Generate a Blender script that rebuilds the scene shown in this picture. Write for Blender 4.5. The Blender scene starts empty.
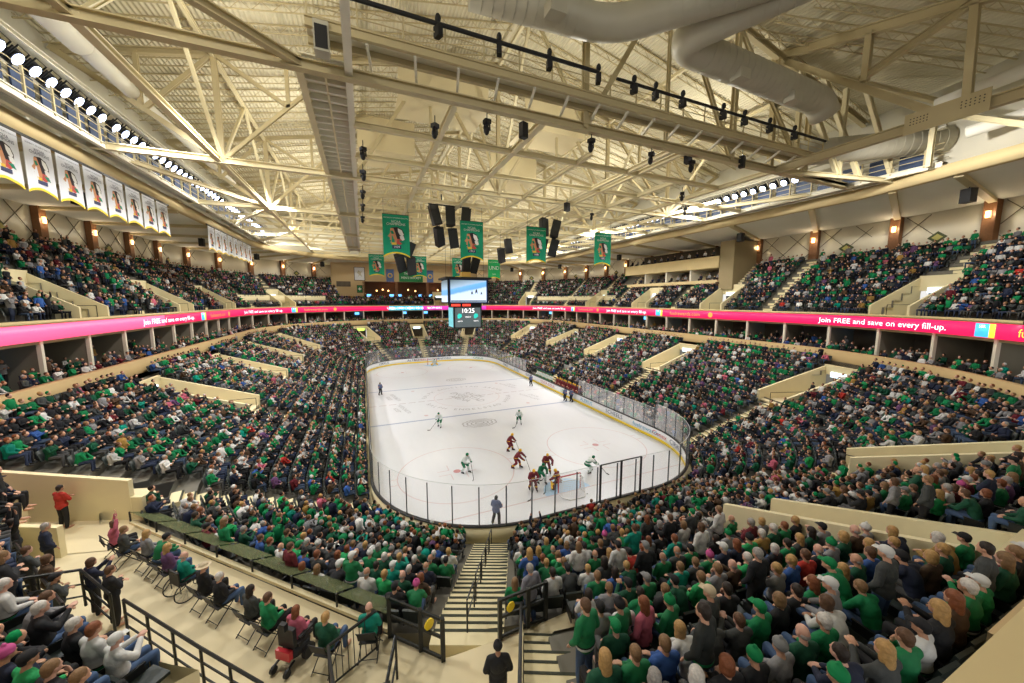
import bpy, math, random
import numpy as np
from mathutils import Vector, Matrix, Euler
random.seed(7); rng = np.random.default_rng(11)
S = bpy.context.scene; COL = S.collection
PI = math.pi
# ---------------------------------------------------------------- camera, light, exposure
cam_d = bpy.data.cameras.new('camera'); cam = bpy.data.objects.new('camera', cam_d); COL.objects.link(cam)
cam.location = (-13.099, -47.580, 13.670)
cam.rotation_euler = Euler((PI / 2 - 0.11706, 0, -0.39894), 'XYZ')
cam_d.sensor_width = 36.0; cam_d.lens = 352.78 / 1024 * 36.0
cam_d.clip_start = 0.05; cam_d.clip_end = 400
S.camera = cam
S.view_settings.view_transform = 'Standard'; S.view_settings.look = 'None'
S.view_settings.gamma = 1.0; S.view_settings.use_curve_mapping = False
S.view_settings.exposure = 0.45
try:
    S.cycles.use_denoising = True
    S.cycles.max_bounces = 6; S.cycles.diffuse_bounces = 3; S.cycles.glossy_bounces = 2
    S.cycles.transparent_max_bounces = 12; S.cycles.transmission_bounces = 3
    S.cycles.caustics_reflective = False; S.cycles.caustics_refractive = False
    S.cycles.sample_clamp_indirect = 6
except Exception:
    pass
W = bpy.data.worlds.new('ambient_fill'); S.world = W; W.use_nodes = True  # added ambient light entering through the open end behind the camera
W.node_tree.nodes['Background'].inputs[0].default_value = (1.0, 0.98, 0.94, 1)
W.node_tree.nodes['Background'].inputs[1].default_value = WORLD_STRENGTH = 0.65
def lamp(name, kind, loc, power, color, target=None, size=0.3, angle=1.4):
    l = bpy.data.lights.new(name, kind); l.energy = power; l.color = color
    o = bpy.data.objects.new(name, l); COL.objects.link(o); o.location = loc
    if kind == 'SPOT': l.spot_size = angle; l.spot_blend = 0.6; l.shadow_soft_size = size
    elif kind == 'POINT': l.shadow_soft_size = size
    if target is not None: o.rotation_euler = (Vector(target) - Vector(loc)).to_track_quat('-Z', 'Y').to_euler()
    return o
for s in (-1, 1):                                   # the floodlight banks on the two catwalks
    for k in range(7):
        y = -24 + k * 9.0
        lamp('floodlight_beam', 'SPOT', (s * 28.6, y, 25.6), 4300, (0.97, 0.98, 1.0), (s * 3.0, y * 0.86, 0), 0.35, 1.9)
    for k in range(5):                              # wide beams over the seating
        y = -34 + k * 17.0
        lamp('tier_floodlight_beam', 'SPOT', (s * 20.0, y, 25.0), 3600, (1.0, 0.97, 0.92), (s * 33.0, y, 6), 0.3, 2.7)
for k, y in enumerate((-36, -20.5, -5.5, 9.5, 24.5, 40)):  # point lamps added between the trusses to brighten roof and crowd
    for x in (-18.5, 3.4, 18.5) if k else (-19.5,):
        lamp('roof_fill_lamp', 'POINT', (x, y, 27.6), 820, (1.0, 0.96, 0.86), None, 0.12)
lamp('end_tier_beam', 'SPOT', (-6, -30, 24.6), 2400, (1.0, 0.97, 0.92), (-6, -41, 5), 0.3, 2.6)
lamp('end_tier_beam', 'SPOT', (-20, -28, 24.6), 2000, (1.0, 0.97, 0.92), (-20, -36, 5), 0.3, 2.4)
ORD = ['first', 'second', 'third', 'fourth', 'fifth', 'sixth', 'seventh', 'eighth', 'ninth', 'tenth', 'eleventh', 'twelfth', 'thirteenth', 'fourteenth', 'fifteenth', 'sixteenth', 'seventeenth', 'eighteenth', 'nineteenth', 'twentieth']
def ordw(n):
    if n < 21: return ORD[n - 1]
    t = {2: 'twent', 3: 'thirt', 4: 'fort', 5: 'fift', 6: 'sixt', 7: 'sevent', 8: 'eight', 9: 'ninet'}.get(n // 10, 'hundred')
    return t + 'ieth' if n % 10 == 0 else t + 'y-' + ORD[n % 10 - 1]
ORDX = lambda n: ordw(n + 1)
# ---------------------------------------------------------------- helpers
def tag(o, label=None, cat=None, group=None, kind=None):
    if label:
        o['label'] = label
    if cat: o['category'] = cat
    if group: o['group'] = group
    if kind: o['kind'] = kind
    return o
def empty(name, loc=(0, 0, 0), rz=0.0, label=None, cat=None, group=None, kind=None):
    o = bpy.data.objects.new(name, None); COL.objects.link(o)
    o.empty_display_size = 0.2; o.location = loc; o.rotation_euler = (0, 0, rz)
    return tag(o, label, cat, group, kind)
def copy_tree(o, parent=None):
    c = o.copy(); COL.objects.link(c)
    if parent is not None: c.parent = parent
    for ch in list(o.children): copy_tree(ch, c)
    return c
MATS = {}
def mat(name, col, rough=0.6, metal=0.0, noise=0.12, scale=3.0, emit=0.0, alpha=None, bump=0.0, spec=0.4):
    if name in MATS: return MATS[name]
    m = bpy.data.materials.new(name); m.use_nodes = True; nt = m.node_tree; N = nt.nodes; Lk = nt.links
    b = N['Principled BSDF']; b.inputs['Roughness'].default_value = rough; b.inputs['Metallic'].default_value = metal
    b.inputs['Specular IOR Level'].default_value = spec
    if noise > 0:
        tc = N.new('ShaderNodeTexCoord'); nz = N.new('ShaderNodeTexNoise'); nz.inputs['Scale'].default_value = scale
        nz.inputs['Detail'].default_value = 3
        Lk.new(tc.outputs['Object'], nz.inputs['Vector'])
        mx = N.new('ShaderNodeMix'); mx.data_type = 'RGBA'
        mx.inputs[6].default_value = tuple(c * (1 - noise) for c in col) + (1,)
        mx.inputs[7].default_value = tuple(min(1, c * (1 + noise)) for c in col) + (1,)
        Lk.new(nz.outputs['Fac'], mx.inputs[0]); Lk.new(mx.outputs[2], b.inputs['Base Color'])
        if bump > 0:
            bp = N.new('ShaderNodeBump'); bp.inputs['Strength'].default_value = bump; bp.inputs['Distance'].default_value = 0.02
            Lk.new(nz.outputs['Fac'], bp.inputs['Height']); Lk.new(bp.outputs[0], b.inputs['Normal'])
    else: b.inputs['Base Color'].default_value = tuple(col) + (1,)
    if emit > 0:
        b.inputs['Emission Color'].default_value = tuple(col) + (1,); b.inputs['Emission Strength'].default_value = emit
    if alpha is not None: b.inputs['Alpha'].default_value = alpha
    MATS[name] = m; return m
class MB:
    """collects shapes, links them as one mesh object"""
    def __init__(s): s.v = []; s.f = []; s.m = []; s.mi = 0
    def add(s, vs, fs):
        n = len(s.v); s.v += [tuple(v) for v in vs]; s.f += [tuple(i + n for i in f) for f in fs]; s.m += [s.mi] * len(fs); return s
    def box(s, lo, hi, rz=0.0, about=None):
        x0, y0, z0 = lo; x1, y1, z1 = hi
        vs = [(x0, y0, z0), (x1, y0, z0), (x1, y1, z0), (x0, y1, z0), (x0, y0, z1), (x1, y0, z1), (x1, y1, z1), (x0, y1, z1)]
        if rz:
            cx, cy = about or ((x0 + x1) / 2, (y0 + y1) / 2); c, q = math.cos(rz), math.sin(rz)
            vs = [(cx + (x - cx) * c - (y - cy) * q, cy + (x - cx) * q + (y - cy) * c, z) for x, y, z in vs]
        return s.add(vs, [(0, 3, 2, 1), (4, 5, 6, 7), (0, 1, 5, 4), (1, 2, 6, 5), (2, 3, 7, 6), (3, 0, 4, 7)])
    def beam(s, p, q, w, h, up=(0, 0, 1)):
        p = np.array(p, float); q = np.array(q, float); d = q - p; L = np.linalg.norm(d)
        if L < 1e-6: return s
        d /= L; u = np.array(up, float)
        if abs(d @ u) > 0.98: u = np.array((1.0, 0, 0)) if abs(d[0]) < 0.9 else np.array((0, 1.0, 0))
        r = np.cross(d, u); r /= np.linalg.norm(r); u = np.cross(r, d)
        vs = [tuple(e + r * a * w / 2 + u * b * h / 2) for e in (p, q) for a, b in ((-1, -1), (1, -1), (1, 1), (-1, 1))]
        return s.add(vs, [(0, 3, 2, 1), (4, 5, 6, 7), (0, 1, 5, 4), (1, 2, 6, 5), (2, 3, 7, 6), (3, 0, 4, 7)])
    def ibeam(s, p, q, w, h, up=(0, 0, 1), t=0.06):
        p = np.array(p, float); q = np.array(q, float); d = (q - p) / max(1e-6, np.linalg.norm(q - p)); u = np.array(up, float)
        if abs(d @ u) > 0.98: u = np.array((1.0, 0, 0))
        r = np.cross(d, u); r /= np.linalg.norm(r); u = np.cross(r, d)
        for k in (-1, 1): s.beam(p + u * k * (h / 2 - t / 2), q + u * k * (h / 2 - t / 2), w, t, u)
        return s.beam(p, q, t, h - 2 * t, u)
    def tube(s, pts, r, n=8, cap=True):
        pts = [np.array(p, float) for p in pts]; rs = r if hasattr(r, '__len__') else [r] * len(pts)
        vs = []; fs = []
        for i, p in enumerate(pts):
            d = pts[min(i + 1, len(pts) - 1)] - pts[max(i - 1, 0)]; d /= max(1e-9, np.linalg.norm(d))
            a = np.array((0, 0, 1.0)) if abs(d[2]) < 0.9 else np.array((1.0, 0, 0))
            x = np.cross(d, a); x /= np.linalg.norm(x); y = np.cross(d, x)
            for k in range(n):
                t = 2 * PI * k / n; vs.append(tuple(p + rs[i] * (x * math.cos(t) + y * math.sin(t))))
        for i in range(len(pts) - 1):
            for k in range(n): fs.append((i * n + k, i * n + (k + 1) % n, (i + 1) * n + (k + 1) % n, (i + 1) * n + k))
        if cap: fs.append(tuple(range(n))[::-1]); fs.append(tuple((len(pts) - 1) * n + k for k in range(n)))
        return s.add(vs, fs)
    def ell(s, c, r, nu=10, nv=7, rot=None):
        R = np.array(Euler(rot).to_matrix()) if rot is not None else np.eye(3)
        c = np.array(c, float); vs = [tuple(c + R @ np.array((0, 0, -r[2])))]; fs = []
        for j in range(1, nv):
            a = -PI / 2 + PI * j / nv
            for k in range(nu):
                t = 2 * PI * k / nu; vs.append(tuple(c + R @ np.array((r[0] * math.cos(a) * math.cos(t), r[1] * math.cos(a) * math.sin(t), r[2] * math.sin(a)))))
        vs.append(tuple(c + R @ np.array((0, 0, r[2])))); top = len(vs) - 1
        for k in range(nu):
            fs.append((0, 1 + (k + 1) % nu, 1 + k)); fs.append((top, top - nu + k, top - nu + (k + 1) % nu))
        for j in range(nv - 2):
            for k in range(nu): a = 1 + j * nu; fs.append((a + k, a + (k + 1) % nu, a + nu + (k + 1) % nu, a + nu + k))
        return s.add(vs, fs)
    def poly(s, pts2, z, thick=0.0, plane=None):
        """flat polygon (optionally extruded); plane maps (x, y, d) to space"""
        f = plane or (lambda x, y, d: (x, y, z + d))
        n = len(pts2); a = [f(x, y, 0) for x, y in pts2]
        if thick == 0: return s.add(a, [tuple(range(n))])
        b = [f(x, y, thick) for x, y in pts2]
        return s.add(a + b, [tuple(range(n))[::-1], tuple(range(n, 2 * n))] + [(i, (i + 1) % n, n + (i + 1) % n, n + i) for i in range(n)])
    def xform(s, M):
        s.v = [tuple(M @ Vector(v)) for v in s.v]; return s
    def mesh(s, name, mats, smooth=False):
        me = bpy.data.meshes.new(name); me.from_pydata(s.v, [], s.f)
        for m in (mats if isinstance(mats, (list, tuple)) else [mats]): me.materials.append(m)
        if len(set(s.m)) > 1 or (s.m and s.m[0]): me.polygons.foreach_set('material_index', s.m)
        if smooth: me.polygons.foreach_set('use_smooth', [True] * len(me.polygons))
        me.update(); return me
    def build(s, name, mats, parent=None, smooth=False, label=None, cat=None, group=None, kind=None):
        o = bpy.data.objects.new(name, s.mesh(name, mats, smooth)); COL.objects.link(o)
        if parent is not None: o.parent = parent
        return tag(o, label, cat, group, kind)
def np_mesh(name, V, F, mats, parent=None, fcol=None, smooth=False, midx=None):
    me = bpy.data.meshes.new(name); V = np.asarray(V, np.float32); F = np.asarray(F, np.int32)
    me.vertices.add(len(V)); me.vertices.foreach_set('co', V.ravel())
    k = F.shape[1]; me.loops.add(F.size); me.loops.foreach_set('vertex_index', F.ravel())
    me.polygons.add(len(F)); me.polygons.foreach_set('loop_start', np.arange(0, F.size, k, dtype=np.int32))
    if smooth: me.polygons.foreach_set('use_smooth', np.ones(len(F), bool))
    if midx is not None: me.polygons.foreach_set('material_index', np.asarray(midx, np.int32))
    me.update(calc_edges=True)
    for m in (mats if isinstance(mats, (list, tuple)) else [mats]): me.materials.append(m)
    if fcol is not None:
        at = me.attributes.new('tint', 'FLOAT_COLOR', 'FACE'); c = np.ones((len(F), 4), np.float32); c[:, :3] = fcol
        at.data.foreach_set('color', c.ravel())
    o = bpy.data.objects.new(name, me); COL.objects.link(o)
    if parent is not None: o.parent = parent
    return o
def text_mesh(body, size=1.0, extrude=0.0, align='CENTER', spacing=1.0):
    """letter shapes as (verts, faces) in the xy plane"""
    cu = bpy.data.curves.new('lettering', 'FONT'); cu.body = body; cu.size = size; cu.extrude = extrude
    cu.align_x = align; cu.align_y = 'CENTER'; cu.resolution_u = 2; cu.space_character = spacing
    o = bpy.data.objects.new('lettering', cu); COL.objects.link(o)
    dg = bpy.context.evaluated_depsgraph_get(); me = bpy.data.meshes.new_from_object(o.evaluated_get(dg))
    vs = [tuple(v.co) for v in me.vertices]; fs = [tuple(p.vertices) for p in me.polygons]
    bpy.data.objects.remove(o); bpy.data.curves.remove(cu); bpy.data.meshes.remove(me)
    return vs, fs
# ---------------------------------------------------------------- materials
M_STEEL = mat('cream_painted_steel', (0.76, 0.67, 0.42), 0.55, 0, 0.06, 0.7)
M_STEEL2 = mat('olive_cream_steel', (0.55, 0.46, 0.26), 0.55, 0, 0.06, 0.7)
M_WHITE = mat('off_white_paint', (0.80, 0.76, 0.62), 0.5, 0, 0.04, 1)
M_TAN = mat('tan_painted_concrete', (0.66, 0.52, 0.27), 0.75, 0, 0.07, 0.8)
M_BEIGE = mat('pale_beige_concrete', (0.74, 0.65, 0.40), 0.75, 0, 0.07, 0.9)
M_PLAT = mat('beige_platform_concrete', (0.70, 0.60, 0.38), 0.5, 0, 0.10, 0.5)
M_GREYC = mat('grey_riser_concrete', (0.16, 0.15, 0.12), 0.85, 0, 0.15, 1.0)
M_DARK = mat('black_metal', (0.018, 0.02, 0.02), 0.35, 0.3, 0.1, 4)
M_BLACK = mat('matt_black', (0.012, 0.012, 0.013), 0.6, 0, 0.1, 4)
M_NOSE = mat('dark_stair_nosing', (0.03, 0.035, 0.02), 0.7, 0, 0.1, 4)
M_SEAT = mat('charcoal_seat_plastic', (0.02, 0.028, 0.026), 0.45, 0, 0.15, 6)
M_WOOD = mat('brown_wood_panel', (0.20, 0.09, 0.035), 0.5, 0, 0.25, 5)
M_SOFF = mat('pale_soffit_board', (0.82, 0.80, 0.70), 0.8, 0, 0.04, 0.6)
M_WALLC = mat('cream_wall_panel', (0.76, 0.71, 0.56), 0.8, 0, 0.05, 0.7)
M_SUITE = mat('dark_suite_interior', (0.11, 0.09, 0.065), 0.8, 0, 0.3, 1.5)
M_YEL = mat('yellow_kick_plastic', (0.90, 0.66, 0.03), 0.35, 0, 0.04, 2)
M_BOARD = mat('white_board_plastic', (0.82, 0.83, 0.84), 0.3, 0, 0.03, 2)
M_DUCT = mat('pale_grey_duct', (0.50, 0.47, 0.37), 0.5, 0.1, 0.06, 1.0)
M_DUCTW = mat('white_fabric_duct', (0.82, 0.79, 0.68), 0.7, 0, 0.04, 1.0)
M_LAMP = mat('lit_floodlight_lens', (0.62, 0.72, 1.0), 0.3, 0, 0, 1, emit=9)
M_SCONCE = mat('lit_wall_sconce', (1.0, 0.55, 0.20), 0.3, 0, 0, 1, emit=3)
# ---------------------------------------------------------------- bowl outline (256 stations round the rink)
def outline(Wd, H, R, n=24, ns=40):
    cx, cy = Wd - R, H - R; P = []
    for s in (('s', (Wd, -cy), (Wd, cy)), ('a', (cx, cy), 0), ('s', (cx, H), (-cx, H)), ('a', (-cx, cy), 90),
              ('s', (-Wd, cy), (-Wd, -cy)), ('a', (-cx, -cy), 180), ('s', (-cx, -H), (cx, -H)), ('a', (cx, -cy), 270)):
        if s[0] == 's':
            for k in range(ns): P.append((s[1][0] + (s[2][0] - s[1][0]) * k / ns, s[1][1] + (s[2][1] - s[1][1]) * k / ns))
        else:
            for k in range(n): a = math.radians(s[2] + 90 * k / n); P.append((s[1][0] + R * math.cos(a), s[1][1] + R * math.sin(a)))
    return np.array(P)
NU = 256
RINK = outline(12.95, 30.48, 8.53)
L0 = outline(13.45, 31.0, 9.05); L1 = outline(30, 46, 24)         # lower tier, first and last row
U0 = outline(32.6, 47.6, 25.6); U1 = outline(40.6, 55.6, 33)      # upper tier
def on(C, u):
    u = u % NU; k = int(math.floor(u)); f = u - k
    return C[k] * (1 - f) + C[(k + 1) % NU] * f
def PT(C0, C1, u, t): return on(C0, u) * (1 - t) + on(C1, u) * t
def inward(C0, C1, u):
    d = on(C0, u + 0.01) - on(C0, u - 0.01); d /= np.linalg.norm(d); return np.array((-d[1], d[0]))
NL, ZL0, ZL1 = 18, 0.35, 7.75
NUp, ZU0, ZU1 = 10, 12.3, 18.9
zl = lambda t: ZL0 + (ZL1 - ZL0) * t
zu = lambda t: ZU0 + (ZU1 - ZU0) * t
# vomitories (station, half width, t0, t1) and stairs
SLOT_L = [(u, 1.6, 0.55, 0.93) for u in (9.1, 21.8, 34.4, 47.0, 59.0, 86.0, 109.4, 123.5, 135.0, 146.5, 158.6, 172.2, 217.0, 237.3, 250.6)]
AISLE_L = [(u, 0.62, 0.0, 0.56) for u in (9.1, 21.8, 34.4, 47.0, 59.0, 86.0, 109.4, 123.5, 135.0, 146.5, 158.6, 172.2, 217.0, 237.3, 250.6)]
AISLE_L += [(187.3, 0.95, 0.0, 0.635)]
SLOT_U = [(u, 1.7, 0.0, 0.50) for u in (8.9, 21.8, 35.0, 50.5, 66.0, 118.0, 128.5, 142.5, 156.8, 236.0, 250.2)]
AISLE_U = [(u, 0.65, 0.50, 1.0) for u in (8.9, 21.8, 35.0, 50.5, 66.0, 118.0, 128.5, 142.5, 156.8, 236.0, 250.2)] + [(u, 0.55, 0.0, 1.0) for u in (2.3, 15.3, 28.5, 43, 58, 123, 135.5, 149.6, 163.5, 243.5)]
PLAT = (173.6, 189.1, 0.57, 0.77, 4.95)          # accessible seating platform at the camera end
def near_line(C0, C1, u, t, uc, hw):
    du = (u - uc + NU / 2) % NU - NU / 2
    if abs(du) > 12: return False
    p = PT(C0, C1, u, t); q0 = PT(C0, C1, uc, t - 0.05); q1 = PT(C0, C1, uc, t + 0.05)
    d = (q1 - q0) / np.linalg.norm(q1 - q0); e = p - q0
    return abs(e[0] * d[1] - e[1] * d[0]) < hw
def in_slot(C0, C1, u, t, slots, pad=0.0, tp=0.0):
    for uc, hw, t0, t1 in slots:
        if t0 - tp < t < t1 + tp and near_line(C0, C1, u, t, uc, hw + pad): return True
    return False
PF = [(-23.6, -28.3), (-21.85, -29.96), (-12.83, -38.73), (-11.73, -39.87), (-10.21, -39.93), (-8.79, -39.93), (-7.8, -39.9)]
def plat_in(u):
    p, q = on(L0, u), on(L1, u); d = q - p
    for a, b in zip(PF[:-1], PF[1:]):
        a, b = np.array(a), np.array(b); e = b - a; det = d[0] * -e[1] + e[0] * d[1]
        if abs(det) < 1e-9: continue
        w = a - p; t = (w[0] * -e[1] + e[0] * w[1]) / det; f = (d[0] * w[1] - w[0] * d[1]) / det
        if -.02 <= f <= 1.02 and .3 < t < .9: return t
    return .57
def plat_out(u): return float(np.interp(u, (173, 183.5, 184.5, 188.7, 188.9, 189.2), (.77, .77, .90, .90, .66, .64)))
def in_plat(u, t): return PLAT[0] < u < PLAT[1] and plat_in(u) < t < plat_out(u)
def upper_ok(u): return not (178 < u % NU < 233)
def club(u): return 60 < u % NU < 110              # the club window wall at the far end replaces most upper rows
def tier_mesh(name, C0, C1, n, zf, slots, ok, skip, sub=2, parent=None):
    V = []; F = []; us = [k / sub for k in range(NU * sub)] if C0 is not L0 else sorted([k / 2 for k in range(512)] + [k / 2 + .25 for k in range(340, 400)])
    def q(a, b, c, d): i = len(V); V.extend((a, b, c, d)); F.append((i, i + 1, i + 2, i + 3))
    for r in range(n):
        ta, tb, tm = r / n, (r + 1) / n, (r + .5) / n; z = zf(r / n); zn = zf((r + 1) / n)
        for u in us:
            w_ = (.25 if (C0 is L0 and 170 <= u < 200) else .5); v = u + w_; m = u + w_ / 2
            if not ok(m) or skip(m, tm + (.026 if C0 is L0 and m > 184 else 0)) or (C0 is L0 and 183.5 < m < 188.9 and tm > .66) or in_slot(C0, C1, m, tm, slots): continue
            a, b, c, d = PT(C0, C1, u, ta), PT(C0, C1, v, ta), PT(C0, C1, v, tb), PT(C0, C1, u, tb)
            q((*a, z), (*b, z), (*c, z), (*d, z)); q((*d, z), (*c, z), (*c, zn), (*d, zn))
            if r == 0: q((*a, 0 if zf is zl else z - 1), (*b, 0 if zf is zl else z - 1), (*b, z), (*a, z))
    return np_mesh(name, V, F, M_GREYC)
tag(tier_mesh('floor_lower_tier', L0, L1, NL, zl, SLOT_L, lambda u: True, in_plat), 'dark stepped concrete of the lower seating tier', kind='structure')
tag(tier_mesh('floor_upper_tier', U0, U1, NUp, zu, SLOT_U, lambda u: upper_ok(u), lambda u, t: 60 < u < 110 and t > .3), 'dark stepped concrete of the upper seating tier', kind='structure')
def band(C, lo, hi, thick, us, closed=True):
    """solid strip following an outline: lo/hi heights, thickness outward"""
    V = []; F = []
    for u in us:
        p = on(C, u); n_ = -inward(C, C, u); o = p + n_ * thick
        V += [(*p, lo), (*p, hi), (*o, hi), (*o, lo)]
    k = len(us)
    for i in range(k if closed else k - 1):
        a, b = 4 * i, 4 * ((i + 1) % k)
        F += [(a, b, b + 1, a + 1), (a + 1, b + 1, b + 2, a + 2), (a + 2, b + 2, b + 3, a + 3), (a + 3, b + 3, b, a)]
    return V, F
def band_obj(name, C, lo, hi, thick, m, us=None, closed=True, parent=None, **kw):
    V, F = band(C, lo, hi, thick, us if us is not None else [k / 2 for k in range(512)], closed)
    o = np_mesh(name, V, F, m, parent); tag(o, kw.get('label'), kw.get('cat'), kw.get('group'), kw.get('kind')); return o
# apron between boards and first row, ledge, suite level, ribbon fascia, upper parapet, outer wall, soffit
tag(np_mesh('floor_apron', *(lambda C: ([(*p, 0.0) for p in C] + [(*p, 0.0) for p in L0], [(k, (k + 1) % NU, NU + (k + 1) % NU, NU + k) for k in range(NU)]))(outline(13.0, 30.53, 8.58)), M_BEIGE), 'beige floor strip behind the boards', kind='structure')
US_OPEN = [k / 2 for k in range(2 * 244, 512)] + [k / 2 for k in range(0, 2 * 177)]
US_LEDGE = [k / 2 for k in range(2 * 196, 512)] + [k / 2 for k in range(0, 2 * 186)]
band_obj('trim_1', L1, 6.9, 8.80, 0.55, mat('dark_tan_ledge', (.50, .36, .17), .7, 0, .07, .8), us=US_LEDGE, closed=False, kind='structure', label='tan ledge running round the top of the lower tier')
LEDGE = outline(30.55, 46.55, 24.55)
RIB = outline(32.0, 47.05, 25.0)
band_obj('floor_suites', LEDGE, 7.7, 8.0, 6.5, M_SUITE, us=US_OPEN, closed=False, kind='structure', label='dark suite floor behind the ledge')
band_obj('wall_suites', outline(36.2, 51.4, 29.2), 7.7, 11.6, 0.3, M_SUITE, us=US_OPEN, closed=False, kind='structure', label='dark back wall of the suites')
band_obj('trim_2', RIB, 12.12, 12.36, 0.5, M_TAN, us=US_OPEN, closed=False, kind='structure', label='tan cap rail above the ribbon display')
band_obj('trim_3', outline(32.25, 47.3, 25.25), 10.85, 12.12, 0.3, M_STEEL2, us=US_OPEN, closed=False, kind='structure', label='fascia behind the ribbon display')
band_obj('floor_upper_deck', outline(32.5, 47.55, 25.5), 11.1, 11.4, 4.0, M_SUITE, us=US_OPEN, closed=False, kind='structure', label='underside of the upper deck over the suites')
WL = outline(41.6, 56.6, 34)
us_wall = [k / 2 for k in range(2 * 232, 2 * 256)] + [k / 2 for k in range(0, 2 * 179)]
band_obj('wall_bowl', WL, 17.0, 22.6, 0.4, M_WALLC, us=us_wall, closed=False, kind='structure', label='cream wall round the top of the upper tier')

MB().box((-30, -47.62, 11.2), (12, -47.12, 12.2)).build('wall_near_parapet', M_TAN, kind='structure')
# ---------------------------------------------------------------- soffit, ring beam, walls
RG = outline(30.5, 48.0, 20.0)
for k in range(NU):                                  # faceted corners
    for a0, a1 in ((40, 64), (104, 128), (168, 192), (232, 256)):
        if a0 <= k < a1:
            b0 = a0 + ((k - a0) // 8) * 8; f = (k - b0) / 8
            p, q = outline(30.5, 48.0, 20.0)[b0], outline(30.5, 48.0, 20.0)[(b0 + 8) % NU]; RG[k] = p * (1 - f) + q * f
us_ring = [float(k) for k in range(226, 256)] + [float(k) for k in range(0, 186)]
o_ = np_mesh('ceiling_soffit', *(lambda: ([(*on(RG, u), 23.35) for u in us_ring] + [(*on(WL, u), 22.5) for u in us_ring],
        [(k, k + 1, len(us_ring) + k + 1, len(us_ring) + k) for k in range(len(us_ring) - 1)]))(), M_SOFF)
tag(o_, 'white sloping soffit between the ring beam and the outer wall', kind='structure')
band_obj('trim_4', RG, 23.15, 24.05, 0.7, M_TAN, us=us_ring, closed=False, kind='structure', label='tan ring beam at the inner edge of the soffit')
RG2 = outline(31.2, 48.7, 20.7)
band_obj('wall_attic', RG2, 23.9, 30.5, 0.3, M_WHITE, us=us_ring, closed=False, kind='structure', label='pale wall closing the attic above the ring beam')
# far end wall with the club windows
mb = MB()
X0, X1, CX0, CX1, CZ0, CZ1, WY = -19.5, 17.0, -12.6, 13.0, 13.6, 18.4, 50.6
mb.box((X0, WY, 11.4), (CX0, WY + .4, 24.6)); mb.box((CX1, WY, 11.4), (X1, WY + .4, 24.6))
mb.box((CX0, WY, CZ1), (CX1, WY + .4, 24.6)); mb.box((CX0, WY, 11.4), (CX1, WY + .4, CZ0))
mb.box((X0 - .4, WY, 11.4), (X0, WY + 8, 24.6)); mb.box((X1, WY, 11.4), (X1 + .4, WY + 8, 24.6))
mb.build('wall_far', mat('warm_tan_wall', (0.56, 0.42, 0.23), 0.8, 0, 0.05, .5), kind='structure')
mb = MB(); mb.box((CX0 - .5, WY + 4.5, CZ0 - .5), (CX1 + .5, WY + 4.8, CZ1 + .5)); mb.box((CX0 - .5, WY + .4, CZ1), (CX1 + .5, WY + 4.6, CZ1 + .2))
mb.box((CX0 - .5, WY + .4, CZ0 - .2), (CX1 + .5, WY + 4.6, CZ0))
mb.build('wall_club', mat('dark_club_wall', (0.10, 0.045, 0.02), 0.7, 0, 0.3, .8), kind='structure')
mb = MB(); mb.box((X0 - 20, WY + .05, 24.0), (X1 + 20, WY + .35, 37)); mb.build('wall_gable', M_STEEL2, kind='structure')
# ---------------------------------------------------------------- roof deck
RZ, RS, ZB = 36.9, 0.2, 24.2
rz = lambda x: RZ - RS * abs(x)
md = mat('cream_roof_deck', (0.74, 0.68, 0.49), 0.6, 0, 0.04, 0.5)
V = []; F = []
ys = np.arange(-62, 58.01, 0.30)
def deck_side(s):                                     # corrugated deck, flutes run along y across the slope
    xs = np.arange(0, 33.9, 0.30); n0 = len(V)
    prof = []
    for i, x in enumerate(xs): prof += [(x, 0.0), (x + .10, 0.0), (x + .13, .07), (x + .27, .07)]
    for y in (-62, 58):
        for x, d in prof: V.append((s * x, y, RZ - RS * x + d + .02))
    m = len(prof)
    for i in range(m - 1): F.append((n0 + i, n0 + i + 1, n0 + m + i + 1, n0 + m + i))
deck_side(1); deck_side(-1)
tag(np_mesh('ceiling', V, F, md), 'cream corrugated metal roof deck', kind='structure')
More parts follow.
